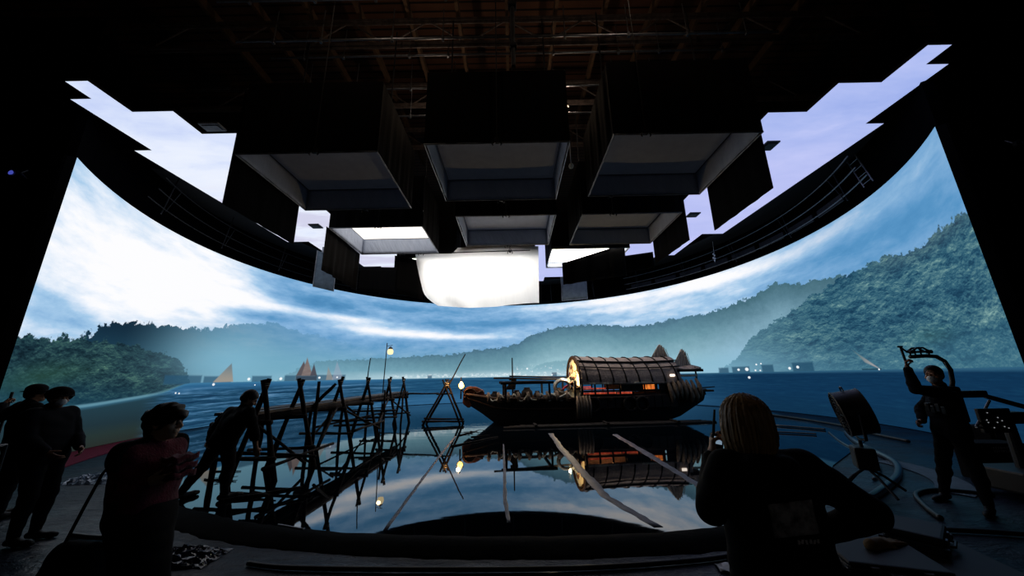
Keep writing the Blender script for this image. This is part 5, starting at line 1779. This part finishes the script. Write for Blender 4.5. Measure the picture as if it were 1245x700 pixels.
m = MB()
for x, y, z in ((5.53, 4.95, 1.93), (5.80, 4.98, 1.93)):
    m.lathe([(.0, -.03), (.026, -.028), (.026, .028), (.0, .03)], 14, Matrix.Translation((x, y - .03, z)) @ Matrix.Rotation(PI / 2, 4, 'X'))
rg(m, 'pivot_knob', M_dpipe)
m = MB(); m.tube([(5.50, 4.95, 1.93), (5.42, 4.91, 1.955), (5.35, 4.885, 2.0), (5.31, 4.87, 2.005)], .011, 8); m.pole((5.35, 4.885, 2.0), (5.355, 4.873, 1.74), .014); m.pole((5.29, 4.86, 2.0), (5.38, 4.89, 2.005), .012); rg(m, 'hand_grip', M_rig)

# ---- C. the person wading at the near end of the pier
Jc = skeleton((-4.5, 5.82, 0), math.radians(60), 1.10, dict(
    pelvis=(-4.54, 5.82, .83), hipL=(-4.62, 5.84, .82), hipR=(-4.46, 5.80, .82), chest=(-4.42, 5.84, 1.08), neck=(-4.34, 5.87, 1.29), head=(-4.30, 5.91, 1.425),
    knR=(-4.42, 5.86, .44), anR=(-4.37, 5.80, .07), toeR=(-4.27, 5.92, .03), knL=(-4.84, 5.90, .45), anL=(-5.08, 5.86, .09), toeL=(-5.02, 6.02, .035),
    shL=(-4.62, 5.98, 1.22), shR=(-4.18, 5.77, 1.23), elR=(-4.08, 5.82, .94), wrR=(-4.09, 5.92, .70), elL=(-4.80, 5.92, .98), wrL=(-4.74, 5.80, .84)))
Jc['face'] = nrm((.62, .55, -.56))
rc = person(Jc, 'person in dark clothes bending forward with legs apart in the pool beside the pier end')
jacket(rc, Jc, M_jack_black, .018, .80, seed=8); trousers(rc, Jc, M_trou, .014); shoes(rc, Jc, M_shoe); hair_short(rc, Jc, M_hair_dark, .012)

# ---- D. person in a peaked hat walking at left
Jd = skeleton((-5.58, 4.50, 0), math.radians(5), .98, dict(head=(-5.665, 4.51, 1.575), neck=(-5.72, 4.5, 1.435), elR=(-5.60, 4.28, 1.12), wrR=(-5.43, 4.34, .98), elL=(-5.60, 4.74, 1.10), wrL=(-5.42, 4.66, .98), chest=(-5.68, 4.5, 1.25), shL=(-5.70, 4.69, 1.38), shR=(-5.70, 4.32, 1.38), pelvis=(-5.62, 4.5, .93), hipL=(-5.62, 4.59, .91), hipR=(-5.62, 4.41, .91)))
Jd['face'] = nrm((.95, -.25, -.12))
rdm = person(Jd, 'person in a peaked dark hat and white mask standing side-on at far left')
jacket(rdm, Jd, M_jack_navy, .022, .78, seed=10); trousers(rdm, Jd, M_trou, .016); shoes(rdm, Jd, M_shoe); face_mask(rdm, Jd, M_facemask); hair_short(rdm, Jd, M_hair_dark)
def hat(root, J, brim_back, seed):
    r, f, up = head_frame(J); o = J['head']; s = J['s']; R = np.array([r, f, up])
    P = lambda x, y, z: o + s * (x * r + y * f + z * up)
    B = Field(.006); B.ell(P(0, -.01, .062), np.array((.094, .108, .075)) * s, R, .02)
    B.cone(P(-.04, -.01, .035), P(.04, -.01, .035), .085 * s, k=.02)
    B.ell(P(0, -.01, .03), np.array((.125, .15, .012)) * s, R, .015)
    if brim_back: B.cone(P(0, -.11, .02), P(0, -.19, -.02), .045 * s, .02 * s, .03)
    n_ = up; q = P(0, 0, .012)
    return wear(root, 'hat', B, M_cap, .001, seed, [(*n_, float(n_ @ q) - .03)])
hat(rdm, Jd, True, 1)
# ---- E. second hatted person behind, holding a pole
Je = skeleton((-6.98, 5.25, 0), math.radians(70), 1.0, dict(elL=(-7.22, 5.15, 1.30), wrL=(-7.38, 5.24, 1.46), shL=(-7.16, 5.28, 1.42)))
Je['face'] = nrm((.5, .85, 0))
re_ = person(Je, 'person in a brimmed hat standing behind at far left, one hand on an upright pole', hands={'L': dict(d=(-.35, .5, .5), n=(.2, .9, -.2), c=(.8, .9, .9, .95))})
jacket(re_, Je, M_jack_black, .02, .8, seed=12); trousers(re_, Je, M_trou); shoes(re_, Je, M_shoe); hat(re_, Je, False, 2); hair_short(re_, Je, M_hair_dark)
m = MB(); m.pole((-7.42, 5.32, 0.0), (-7.40, 5.32, 1.62), .016, n=10)
o = m.build('standing_pole', M_dpipe, smooth=True); tag(o, 'thin upright pole held by the person in the brimmed hat', 'pole')
m = MB(); m.lathe([(.05, -.02), (.055, 0), (.02, .02)], 12, Matrix.Translation((-7.42, 5.32, 0))); m.build('foot', M_dpipe, o)

# ---- F. the woman passing at left with a red cardigan
Jf = skeleton((-2.47, 2.60, 0), math.radians(2), .92, dict(
    neck=(-2.505, 2.60, 1.325), head=(-2.455, 2.60, 1.455), chest=(-2.49, 2.60, 1.16), pelvis=(-2.47, 2.60, .86), elR=(-2.50, 2.43, 1.04), wrR=(-2.40, 2.49, 1.10), elL=(-2.50, 2.77, 1.04), wrL=(-2.39, 2.70, 1.10),
    shR=(-2.51, 2.44, 1.27), shL=(-2.51, 2.76, 1.27), knL=(-2.37, 2.67, .48), anL=(-2.31, 2.68, .09), toeL=(-2.16, 2.69, .04), knR=(-2.51, 2.53, .47), anR=(-2.66, 2.52, .11), toeR=(-2.52, 2.51, .035)))
Jf['face'] = nrm((.98, .1, -.05))
rf = person(Jf, 'person with a dark topknot walking past at left in a dark red cardigan', skin=M_skin2, hands={'R': dict(d=(.8, .3, .1), n=(.0, .6, .5), c=(.5, .55, .6, .6)), 'L': dict(d=(.8, -.3, .1), n=(.0, -.6, .5), c=(.5, .55, .6, .6))})
jacket(rf, Jf, M_card, .010, .66, name='cardigan', seed=14)
def skirt(B): B.cone(Jf['pelvis'], Jf['pelvis'] + np.array((0, 0, -.4)), .13, .16, .06)
trousers(rf, Jf, M_trou, .012, extra=skirt, name='skirt_trousers'); shoes(rf, Jf, M_shoe)
B = Field(.005); hc2 = Jf['head']
B.ell(hc2 + np.array((-.012, 0, .035)), (.108, .092, .10), None, .02); B.ell(hc2 + np.array((-.075, 0, .0)), (.06, .075, .085), None, .03)
B.ell(hc2 + np.array((-.12, 0, .045)), (.05, .05, .045), None, .02); B.cone(hc2 + np.array((-.08, 0, -.05)), hc2 + np.array((-.11, 0, -.14)), .045, .02, .03)
B.ell(hc2 + np.array((.085, 0, .05)), (.045, .06, .035), None, .02); B.ell(hc2 + np.array((.03, 0, .095)), (.06, .06, .03), None, .02)
def messy(F, X, Y, Z):
    return (F + .004 * np.sin(60 * X + 40 * Z) * np.sin(55 * Y + 30 * Z) + .003 * np.sin(90 * (X - Z) + 20 * Y)).astype(np.float32)
B.post = messy
wear(rf, 'hair', B, M_hair_dark)
# dark shawl over her back
B = Field(.009); torso(B, Jf, .040); wear(rf, 'shawl', B, M_jack_black, .003, 5, [(-1, 0, 0, 2.475), (0, 0, 1, .72)], 'black shawl over the back')
bag = empty('shoulder_bag', (-2.60, 2.36, .64), 0, 'dark shoulder bag hanging behind the person in the red cardigan', 'bag')
B = Field(.01); B.cone((-.09, 0, -.06), (.09, 0, -.06), .075, k=.05); B.cone((-.08, 0, .10), (.08, 0, .10), .06, k=.06); B.cone((-.10, 0, .0), (.10, 0, .0), .07, k=.05); B.ell((0, -.05, -.01), (.08, .04, .07), None, .02); me = B.mesh('bag_body', .004, 3); link('bag_body', me, M_cap, bag)
m = MB(); m.tube([(-.08, 0, .15), (-.02, .0, .34), (.04, .0, .52), (.10, .05, .68), (.14, .12, .70)], .012, 8, flat=.4); m.build('strap', M_cap, bag, True)
bun = empty('folded_bundle', (-2.33, 2.595, 1.14), 0, 'folded dark red cloth bundle held by the person in the cardigan', 'bundle')
for k in range(3):
    rows = [[(-.02 + .10 * u / 8, -.09 + .18 * v / 8, -.06 + .05 * k + .008 * math.sin(u + v * 1.3 + k)) for u in range(9)] for v in range(9)]
    m = MB(); m.grid(rows, (0, 0, .04)); m.build('fold', M_card, bun, True)

for q in (rw, rb, rdm, re_, rf):        # those on the studio floor, which lies a little below the water
    q.location.z = -.02
# ================================================================== things on the floor round the pool
M_blk = mat('black_plastic', '#0b0c0e', .5, 0, .4)
M_case = mat('dark_blue_grey_case', '#0d151c', .6, 0, .3, var=.2)
M_cable = mat('black_rubber_cable', '#0b0b0d', .45, 0, .4)
M_paper = mat('white_paper', '#c8ccd4', .8, 0, .2, var=.15)
# drum fan on a stand
fan_ = empty('drum_fan', (5.15, 5.62, 0), math.radians(58), 'big black drum fan on a stand at the right of the pool', 'fan')
Rt = Matrix.Translation((0, 0, 1.08)) @ Matrix.Rotation(math.radians(-12), 4, 'X') @ Matrix.Rotation(PI / 2, 4, 'X')
m = MB()
for r0, r1 in ((.315, .30),):
    prof = [(r0, -.17), (r0 + .014, -.16), (r0 + .004, -.13), (r0 + .004, .13), (r0 + .014, .16), (r0, .17), (r1, .17), (r1, -.17)]
    n = 32
    vs = [Rt @ Vector((r * math.cos(2 * PI * k / n), r * math.sin(2 * PI * k / n), z)) for r, z in prof for k in range(n)]
    fs = [(i * n + k, i * n + (k + 1) % n, ((i + 1) % len(prof)) * n + (k + 1) % n, ((i + 1) % len(prof)) * n + k) for i in range(len(prof)) for k in range(n)]
    m.add(vs, fs)
smooth_by_angle(m.build('drum', M_blk, fan_), 40)
for z in (-.165, .165):
    m = MB()
    for k in range(1, 7):
        m.tube([Rt @ Vector((.045 * k * math.cos(q * PI / 14), .045 * k * math.sin(q * PI / 14), z)) for q in range(28)], .0045, 5, closed=True)
    for k in range(8):
        m.pole(Rt @ Vector((.05 * math.cos(k * PI / 4), .05 * math.sin(k * PI / 4), z)), Rt @ Vector((.305 * math.cos(k * PI / 4), .305 * math.sin(k * PI / 4), z)), .005, n=5)
    m.build('grille', M_dpipe, fan_)
m = MB()
for k in range(5):
    a = k * 2 * PI / 5
    rows = [[Rt @ Vector((r * math.cos(a + da) , r * math.sin(a + da), .05 * da * 2.2)) for r in (.06, .14, .22, .285)] for da in (-.42, -.2, 0, .2, .42)]
    m.grid(rows, Rt.to_3x3() @ Vector((0, 0, .006)))
m.build('fan_blades', M_case, fan_, True)
m = MB(); m.lathe([(.0, -.1), (.06, -.09), (.075, -.02), (.06, .08), (.0, .1)], 18, Rt); m.build('motor', M_blk, fan_, True)
m = MB(); m.tube([(-.37, 0, 1.08), (-.37, 0, .74), (0, 0, .70), (.37, 0, .74), (.37, 0, 1.08)], .02, 8); m.pole((-.37, 0, 1.08), (-.30, 0, 1.08), .028); m.pole((.37, 0, 1.08), (.30, 0, 1.08), .028); m.build('yoke', M_dpipe, fan_)
m = MB(); m.pole((0, 0, .28), (0, 0, .72), .028, .022); m.build('column', M_dpipe, fan_)
for k in range(4):
    a = k * PI / 2 + .4
    m = MB(); m.tube([(0, 0, .32), (.2 * math.cos(a), .2 * math.sin(a), .2), (.42 * math.cos(a), .42 * math.sin(a), .02)], .018, 8); m.build('leg', M_dpipe, fan_)
m = MB(); m.box((-.16, -.12, .3), (.16, .12, .6), ch=.03); m.build('control_box', M_blk, fan_)
m = MB(); m.tube([Rt @ Vector((.33 * math.cos(a), .33 * math.sin(a), 0)) for a in (1.3, 1.4, 1.57, 1.74, 1.84)][:1] + [Rt @ Vector((.38 * math.cos(a), .38 * math.sin(a), 0)) for a in (1.42, 1.57, 1.72)] + [Rt @ Vector((.33 * math.cos(1.84), .33 * math.sin(1.84), 0))], .01, 6); m.build('handle', M_pipe, fan_)

# curved rubber track and pale sheet round the fan
def hose(label, pts, r, mt=M_cable, name='cable', cat='cable', group='cables round the pool', k=8):
    P = [Vector(p) for p in pts]
    Q = []
    for i in range(len(P) - 1):
        p0, p1, p2, p3 = P[max(0, i - 1)], P[i], P[i + 1], P[min(len(P) - 1, i + 2)]
        for j in range(k):
            t = j / k
            Q.append(0.5 * ((2 * p1) + (p2 - p0) * t + (2 * p0 - 5 * p1 + 4 * p2 - p3) * t * t + (3 * p1 - p0 - 3 * p2 + p3) * t ** 3))
    Q.append(P[-1])
    m = MB(); m.tube(Q, r, 8)
    return tag(m.build(name, mt, smooth=True), label, cat, group)
FZ = -.02
M_hose = mat('wet_grey_hose', '#2c3036', .3, 0, .5)
hose('fat dark hose bending round the right end of the pool past the fan', [(9.2, 10.4, FZ + .05), (8.3, 9.2, FZ + .05), (7.65, 8.1, FZ + .05), (7.05, 7.1, FZ + .05), (6.25, 6.3, FZ + .05), (5.4, 5.68, FZ + .05), (4.75, 5.25, FZ + .05)], .05, M_hose)
hose('thin wet hose running just inside the fat dark hose at right', [(8.9, 10.6, FZ + .03), (7.9, 9.1, FZ + .03), (7.3, 8.0, FZ + .03), (6.6, 6.95, FZ + .03), (5.7, 6.15, FZ + .03)], .024, M_hose)
hose('black cable lying along the foot of the screen behind the blonde woman', [(10.2, 15.6, FZ + .05), (10.35, 13.6, FZ + .05), (10.2, 11.6, FZ + .05), (9.7, 10.3, FZ + .05), (9.4, 9.0, FZ + .05)], .04)
hose('pale grey cable slanting across the water edge left of the fan', [(8.6, 13.2, .03), (8.35, 12.2, .03), (8.8, 11.5, .03), (9.15, 11.0, .03)], .026, M_hose)
hose('second pale grey cable crossing the water edge left of the fan', [(6.5, 10.9, .03), (7.2, 10.85, .03), (7.9, 10.5, .03), (8.25, 10.25, .03)], .022, M_hose)
hose('looped black cable on the floor in front of the operator at right', [(4.95, 4.62, FZ + .03), (5.2, 5.0, FZ + .03), (5.6, 5.45, FZ + .03), (6.1, 5.6, FZ + .03), (6.55, 5.35, FZ + .03)], .03)
hose('black cable from the operator towards the table at right', [(3.9, 4.0, FZ + .03), (4.4, 4.3, FZ + .03), (5.0, 4.25, FZ + .03), (5.7, 4.05, FZ + .03)], .025)
rows = [[(CXp + math.cos(a) * r, CYp + math.sin(a) * r, FZ + .008) for a in [(-1.05 + 1.15 * k / 14) for k in range(15)]] for CXp, CYp in ((5.2, 7.2),) for r in (1.75, 2.15)]
m = MB(); m.grid(rows, (0, 0, .006)); tag(m.build('floor_sheet', mat('pale_blue_grey_sheet', '#4a5a66', .7), smooth=False), 'curved pale blue-grey sheet on the floor between fan and operator', 'sheet')

# foreground table with two flat cases, right
tb = empty('side_table', (2.28, 2.42, 0), math.radians(-14), 'low dark equipment table in the right foreground', 'table')
m = MB(); m.box((-.46, -.27, .60), (.46, .27, .64), ch=.01); m.build('table_top', M_case, tb)
for sx in (-.42, .42):
    for sy in (-.23, .23):
        m = MB(); m.box((sx - .025, sy - .025, FZ), (sx + .025, sy + .025, .60), ch=.006); m.build('leg', M_blk, tb)
m = MB(); m.box((-.42, -.24, .30), (.42, .24, .325), ch=.008); m.build('shelf', M_blk, tb)
def case(loc, w, d, h, rz, label):
    r = empty('flat_case', loc, rz, label, 'case', 'flat cases on the equipment table')
    m = MB(); m.box((-w / 2, -d / 2, 0), (w / 2, d / 2, h * .55), ch=.012); m.build('base', M_case, r)
    m = MB(); m.box((-w / 2, -d / 2, h * .58), (w / 2, d / 2, h), ch=.014); m.build('lid', M_case, r)
    for sx in (-w * .25, w * .25):
        m = MB(); m.box((sx - .02, -d / 2 - .012, h * .35), (sx + .02, -d / 2 + .002, h * .8), ch=.004); m.build('latch', M_pipe, r)
    m = MB(); m.tube([(-.06, -d / 2, h * .4), (-.05, -d / 2 - .03, h * .4), (.05, -d / 2 - .03, h * .4), (.06, -d / 2, h * .4)], .008, 6); m.build('handle', M_blk, r)
    for sx in (-1, 1):
        for sy in (-1, 1):
            m = MB(); m.box((sx * w / 2 - .02 - .004 * sx, sy * d / 2 - .02 - .004 * sy, .02), (sx * w / 2 + .02 - .004 * sx, sy * d / 2 + .02 - .004 * sy, h * .5), ch=.005); m.build('corner', M_dpipe, r)
    return r
case((2.06, 2.30, .64), .44, .34, .055, math.radians(-18), 'lower flat dark case at the left end of the equipment table')
case((2.52, 2.53, .64), .32, .26, .10, math.radians(38), 'thicker square dark case turned cornerwise on the equipment table')
gl = empty('work_glove', (2.13, 2.36, .695), math.radians(20), 'tan work glove lying beside the square case on the table', 'glove')
B = Field(.005)
add_hand(B, (0, 0, .015), (1, 0, 0), (0, 0, -1), 1, 1.05, (.1, .12, .12, .15)); B.cone((-.08, 0, .02), (.0, 0, .015), .034, .028, .02)
me = B.mesh('palm', .0008, 1, [(0, 0, 1, .001)]); link('palm', me, mat('tan_leather', '#6a5230', .8), gl)
# right-hand crane head with a lit control and its cart
cr = empty('camera_crane', (6.98, 5.35, 0), 0, 'dark camera crane base with a grey arm and dotted lights at the right edge', 'crane')
m = MB(); m.box((-.3, -.3, .06), (.5, .3, .34), ch=.03); m.build('base', M_blk, cr)
for sx in (-.22, .42):
    for sy in (-.26, .26):
        m = MB(); m.lathe([(.0, -.03), (.07, -.028), (.08, 0), (.07, .028), (.0, .03)], 16, Matrix.Translation((sx, sy, .06)) @ Matrix.Rotation(PI / 2, 4, 'X')); m.build('wheel', M_cable, cr, True)
m = MB(); m.pole((.1, 0, .3), (.1, 0, 1.02), .07, .06, 14); m.build('column', M_blk, cr)
m = MB(); m.box((-.1, -.09, .92), (.3, .09, 1.08), ch=.02); m.build('turntable', M_blk, cr)
m = MB(); m.tube([(.9, -.1, .95), (.3, -.05, 1.16), (-.12, -.02, 1.30)], .035, 8); m.build('arm', M_pipe, cr)
m = MB(); m.box((-.52, -.05, 1.28), (-.1, .03, 1.38), M=Matrix.Translation((0, 0, 0)), ch=.02); m.build('arm_weight', M_blk, cr)
m = MB(); m.pole((-.12, -.05, 1.24), (-.52, -.12, .90), .016); m.pole((-.52, -.12, .90), (-.30, -.12, .86), .016); m.build('brace', M_edge, cr)
M_dot = glow('small_indicator_lights', '#e8eef2', .3)
m = MB()
rn = random.Random(9)
for k in range(9):
    x, z = -.38 + .30 * rn.random(), .86 + .26 * rn.random()
    m.lathe([(.0, -.006), (.006, -.003), (.006, .003), (.0, .006)], 8, Matrix.Translation((x, -.15, z)) @ Matrix.Rotation(PI / 2, 4, 'X'))
m.build('indicator', M_dot, cr)
m = MB(); m.box((-.45, -.145, .82), (-.0, -.10, 1.14), ch=.01); m.build('control_panel', M_blk, cr)
bx = empty('equipment_box', (7.58, 6.15, FZ), math.radians(-8), 'black equipment box with a small white two-line label at the right edge', 'box')
m = MB(); m.box((-.25, -.18, 0), (.45, .18, .56), ch=.02); m.build('body', M_cap, bx)
m = MB(); m.box((-.25, -.19, .36), (.45, .19, .39), ch=.008); m.build('lid_seam', M_dpipe, bx)
def text(body, loc, size, mt, parent, rot, name):
    c = bpy.data.curves.new(name, 'FONT'); c.body = body; c.size = size; c.extrude = .0006; c.align_x = 'LEFT'
    o = bpy.data.objects.new(name, c); COL.objects.link(o); o.parent = parent; o.location = loc; o.rotation_euler = rot
    c.materials.append(mt); return o
# the label carries two short lines too small to read: strokes only
m = MB()
rn = random.Random(6)
for line in range(2):
    x = -.02
    for k in range(7):
        wd = rn.uniform(.018, .030)
        z0 = .51 - line * .05
        m.box((x, -.186, z0 - .032), (x + wd * .35, -.182, z0)); m.box((x, -.186, z0 - .005 - .008 * (k % 2)), (x + wd, -.182, z0 - .002 - .008 * (k % 2)))
        x += wd + .006
m.build('label_lettering', mat('white_lettering', '#b8c0d0', .6), bx)
bx2 = empty('equipment_crate', (8.75, 6.95, FZ), math.radians(6), 'pale-fronted equipment crate behind the black box at the right edge', 'crate')
m = MB(); m.box((-.25, -.2, 0), (.3, .2, .68), ch=.02); m.build('body', M_cap, bx2)
m = MB(); m.box((-.17, -.215, .50), (.22, -.2, .62), ch=.004); m.build('front_plate', mat('grey_plate', '#626a72', .6), bx2)
m = MB(); m.pole((-.24, -.23, .66), (.28, -.23, .64), .012); m.build('handle', M_edge, bx2)
mo = empty('monitor', (6.62, 3.85, FZ), math.radians(150), 'black monitor on a stand cut off by the right edge', 'monitor')
m = MB(); m.box((-.3, -.03, 1.44), (.3, .03, 1.66), ch=.015); m.build('housing', M_blk, mo)
m = MB(); m.box((-.28, -.034, 1.46), (.28, -.029, 1.64)); m.build('display', M_shoe, mo)
m = MB(); m.pole((0, 0, .03), (0, 0, 1.46), .02, n=10); m.build('column', M_dpipe, mo)
for k in range(3):
    a = k * 2 * PI / 3 + .5
    m = MB(); m.pole((0, 0, .35), (.32 * math.cos(a), .32 * math.sin(a), .015), .014); m.build('leg', M_dpipe, mo)

# foreground cables, crumpled plastic and paper by the pool lip
hose('black cable along the floor just outside the pool lip, farther of two', [(-2.6, 3.90, FZ + .025), (-2.1, 3.80, FZ + .025), (-.8, 3.72, FZ + .025), (.6, 3.70, FZ + .025), (1.7, 3.80, FZ + .025), (2.2, 3.92, FZ + .025)], .022)
hose('black cable along the floor just outside the pool lip, nearer of two', [(-3.3, 3.66, FZ + .025), (-2.2, 3.52, FZ + .025), (-1.0, 3.55, FZ + .025), (.8, 3.50, FZ + .025), (2.3, 3.44, FZ + .025), (3.6, 3.5, FZ + .025)], .022)
hose('pale cable curving over the floor left of the crumpled plastic', [(-4.62, 4.25, FZ + .02), (-4.3, 3.98, FZ + .02), (-4.0, 3.62, FZ + .02), (-3.8, 3.2, FZ + .02)], .016, mat('pale_grey_cable', '#8a9098', .6))
hose('white rod resting on the tarpaulin edge by the crumpled plastic', [(-2.72, 4.50, .115), (-2.35, 4.36, .115)], .012, M_edge)
M_plastic = mat('glossy_clear_black_plastic', '#1a2436', .12, 0, .8, var=.4, scale=9, bump=.8, bscale=18)
def crumple(loc, w, d, h, label, seed, mt):
    rn = random.Random(seed)
    NX, NY = 26, 18
    rows = []
    for j in range(NY + 1):
        v = j / NY
        row = []
        for i in range(NX + 1):
            u = i / NX
            env = (math.sin(PI * u) * math.sin(PI * v)) ** .4
            row.append((loc[0] + (u - .5) * w + rn.uniform(-.02, .02), loc[1] + (v - .5) * d + rn.uniform(-.02, .02), FZ + .006 + env * h * rn.uniform(.25, 1.0)))
        rows.append(row)
    m = MB(); m.grid(rows, (0, 0, -.004))
    o = m.build('plastic_sheet', mt); tag(o, label, 'plastic sheet', 'crumpled sheets by the pool')
crumple((-3.62, 4.06, 0), 1.2, .40, .11, 'crumpled glossy dark plastic by the pool lip near the person in red', 3, M_plastic)
crumple((-7.7, 7.1, 0), 1.0, .55, .14, 'crumpled shiny pale plastic on the floor by the red carpet', 4, mat('shiny_pale_plastic', '#8fa0b4', .15, 0, .8, bump=.6, bscale=20))
m = MB(); m.grid([[(1.80 + .18 * u / 6 + .03 * v / 4, 3.62 + .16 * v / 4 - .05 * u / 6, FZ + .012 + .012 * math.sin(u * 1.1 + v)) for u in range(7)] for v in range(5)], (0, 0, .001))
tag(m.build('paper_sheet', M_paper, smooth=True), 'crumpled white paper sheet on the floor left of the blonde woman', 'paper')
# trolley and pale pole at the lower left corner
tr = empty('equipment_trolley', (-5.42, 3.35, FZ), math.radians(6), 'dark equipment trolley with a steel top rail at the lower left corner', 'trolley')
m = MB(); m.box((-.45, -.25, .12), (.42, .3, .18), ch=.01); m.build('lower_shelf', M_blk, tr)
m = MB(); m.box((-.45, -.25, 1.02), (.42, .3, 1.06), ch=.01); m.build('upper_shelf', M_blk, tr)
m = MB(); m.box((-.42, -.22, .18), (.38, .27, 1.02), ch=.02); m.build('cabinet', M_cap, tr)
m = MB(); m.tube([(-.45, -.25, 1.16), (.42, -.25, 1.16), (.42, .3, 1.16), (-.45, .3, 1.16)], .014, 8, closed=True); m.build('top_rail', M_pipe, tr)
for sx in (-.45, .42):
    for sy in (-.25, .3):
        m = MB(); m.pole((sx, sy, .1), (sx, sy, 1.16), .016); m.build('upright', M_dpipe, tr)
        m = MB(); m.lathe([(.0, -.02), (.045, -.018), (.05, 0), (.045, .018), (.0, .02)], 14, Matrix.Translation((sx, sy, .05)) @ Matrix.Rotation(PI / 2, 4, 'X')); m.build('caster', M_cable, tr, True)
sp = empty('leaning_tube', (-4.10, 3.02, FZ), 0, 'pale battered tube leaning on the trolley at the lower left corner', 'tube')
m = MB(); m.pole((.08, -.02, .02), (-.03, .0, .86), .03, .026, 10, .01); m.build('tube', mat('pale_worn_tube', '#6f767e', .6, var=.5, scale=14), sp, True)
m = MB(); m.box((-.075, -.05, .76), (.02, .04, .84), ch=.012); m.build('end_clamp', M_edge, sp)
hose('long dark tube on the floor behind the person in the peaked hat', [(-5.2, 4.62, FZ + .03), (-4.95, 4.56, FZ + .03), (-4.7, 4.52, FZ + .03)], .028)

# unseen fill panel added behind the camera to lift the jacket print
vv = empty('added_fill_panel', (2.2, -4.2, FZ), math.radians(180), 'added dim fill panel on a stand, unseen behind the camera', 'lamp')
m = MB(); m.box((-.5, -.06, 2.0), (.5, .0, 2.7), ch=.02); m.build('housing', M_blk, vv)
m = MB(); m.box((-.46, -.075, 2.04), (.46, -.062, 2.66)); m.build('lit_face', glow('fill_panel_face', '#fff4e6', 1.3), vv)
m = MB(); m.pole((0, 0, .03), (0, 0, 2.05), .022, n=10); m.build('column', M_dpipe, vv)
for k in range(3):
    a = k * 2 * PI / 3
    m = MB(); m.pole((0, 0, .6), (.45 * math.cos(a), .45 * math.sin(a), .012), .014); m.build('leg', M_dpipe, vv)
vv.rotation_euler = (0, 0, math.radians(180))
# ================================================================== camera and picture settings
PITCH, ROLL = math.radians(14.3), math.radians(1.1)
R0 = Vector((1, 0, 0)); U0 = Vector((0, -math.sin(PITCH), math.cos(PITCH))); F0 = Vector((0, math.cos(PITCH), math.sin(PITCH)))
xr = R0 * math.cos(ROLL) - U0 * math.sin(ROLL)
yu = R0 * math.sin(ROLL) + U0 * math.cos(ROLL)
cd = bpy.data.cameras.new('camera'); cam = bpy.data.objects.new('camera', cd); COL.objects.link(cam)
Mx = Matrix((xr, yu, -F0)).transposed().to_4x4()
Mx.translation = Vector((0, 0, EYE))
cam.matrix_world = Mx
cd.sensor_width = 36.0; cd.lens = 36.0 * 423.0 / 1245.0
cd.clip_start = 0.05; cd.clip_end = 200
SC.camera = cam
w = bpy.data.worlds.new('dark_studio'); SC.world = w; w.use_nodes = True
w.node_tree.nodes['Background'].inputs[0].default_value = (0.3, 0.4, 0.6, 1)
w.node_tree.nodes['Background'].inputs[1].default_value = 0.0
SC.view_settings.view_transform = 'Standard'
SC.view_settings.look = 'None'
SC.view_settings.exposure = 0.0
SC.view_settings.gamma = 1.0
SC.view_settings.use_curve_mapping = False
SC.cycles.use_denoising = True
SC.cycles.max_bounces = 8
SC.cycles.diffuse_bounces = 4
SC.cycles.glossy_bounces = 4
SC.cycles.transmission_bounces = 4
SC.cycles.sample_clamp_indirect = 4.0
SC.cycles.caustics_reflective = False
SC.cycles.caustics_refractive = False
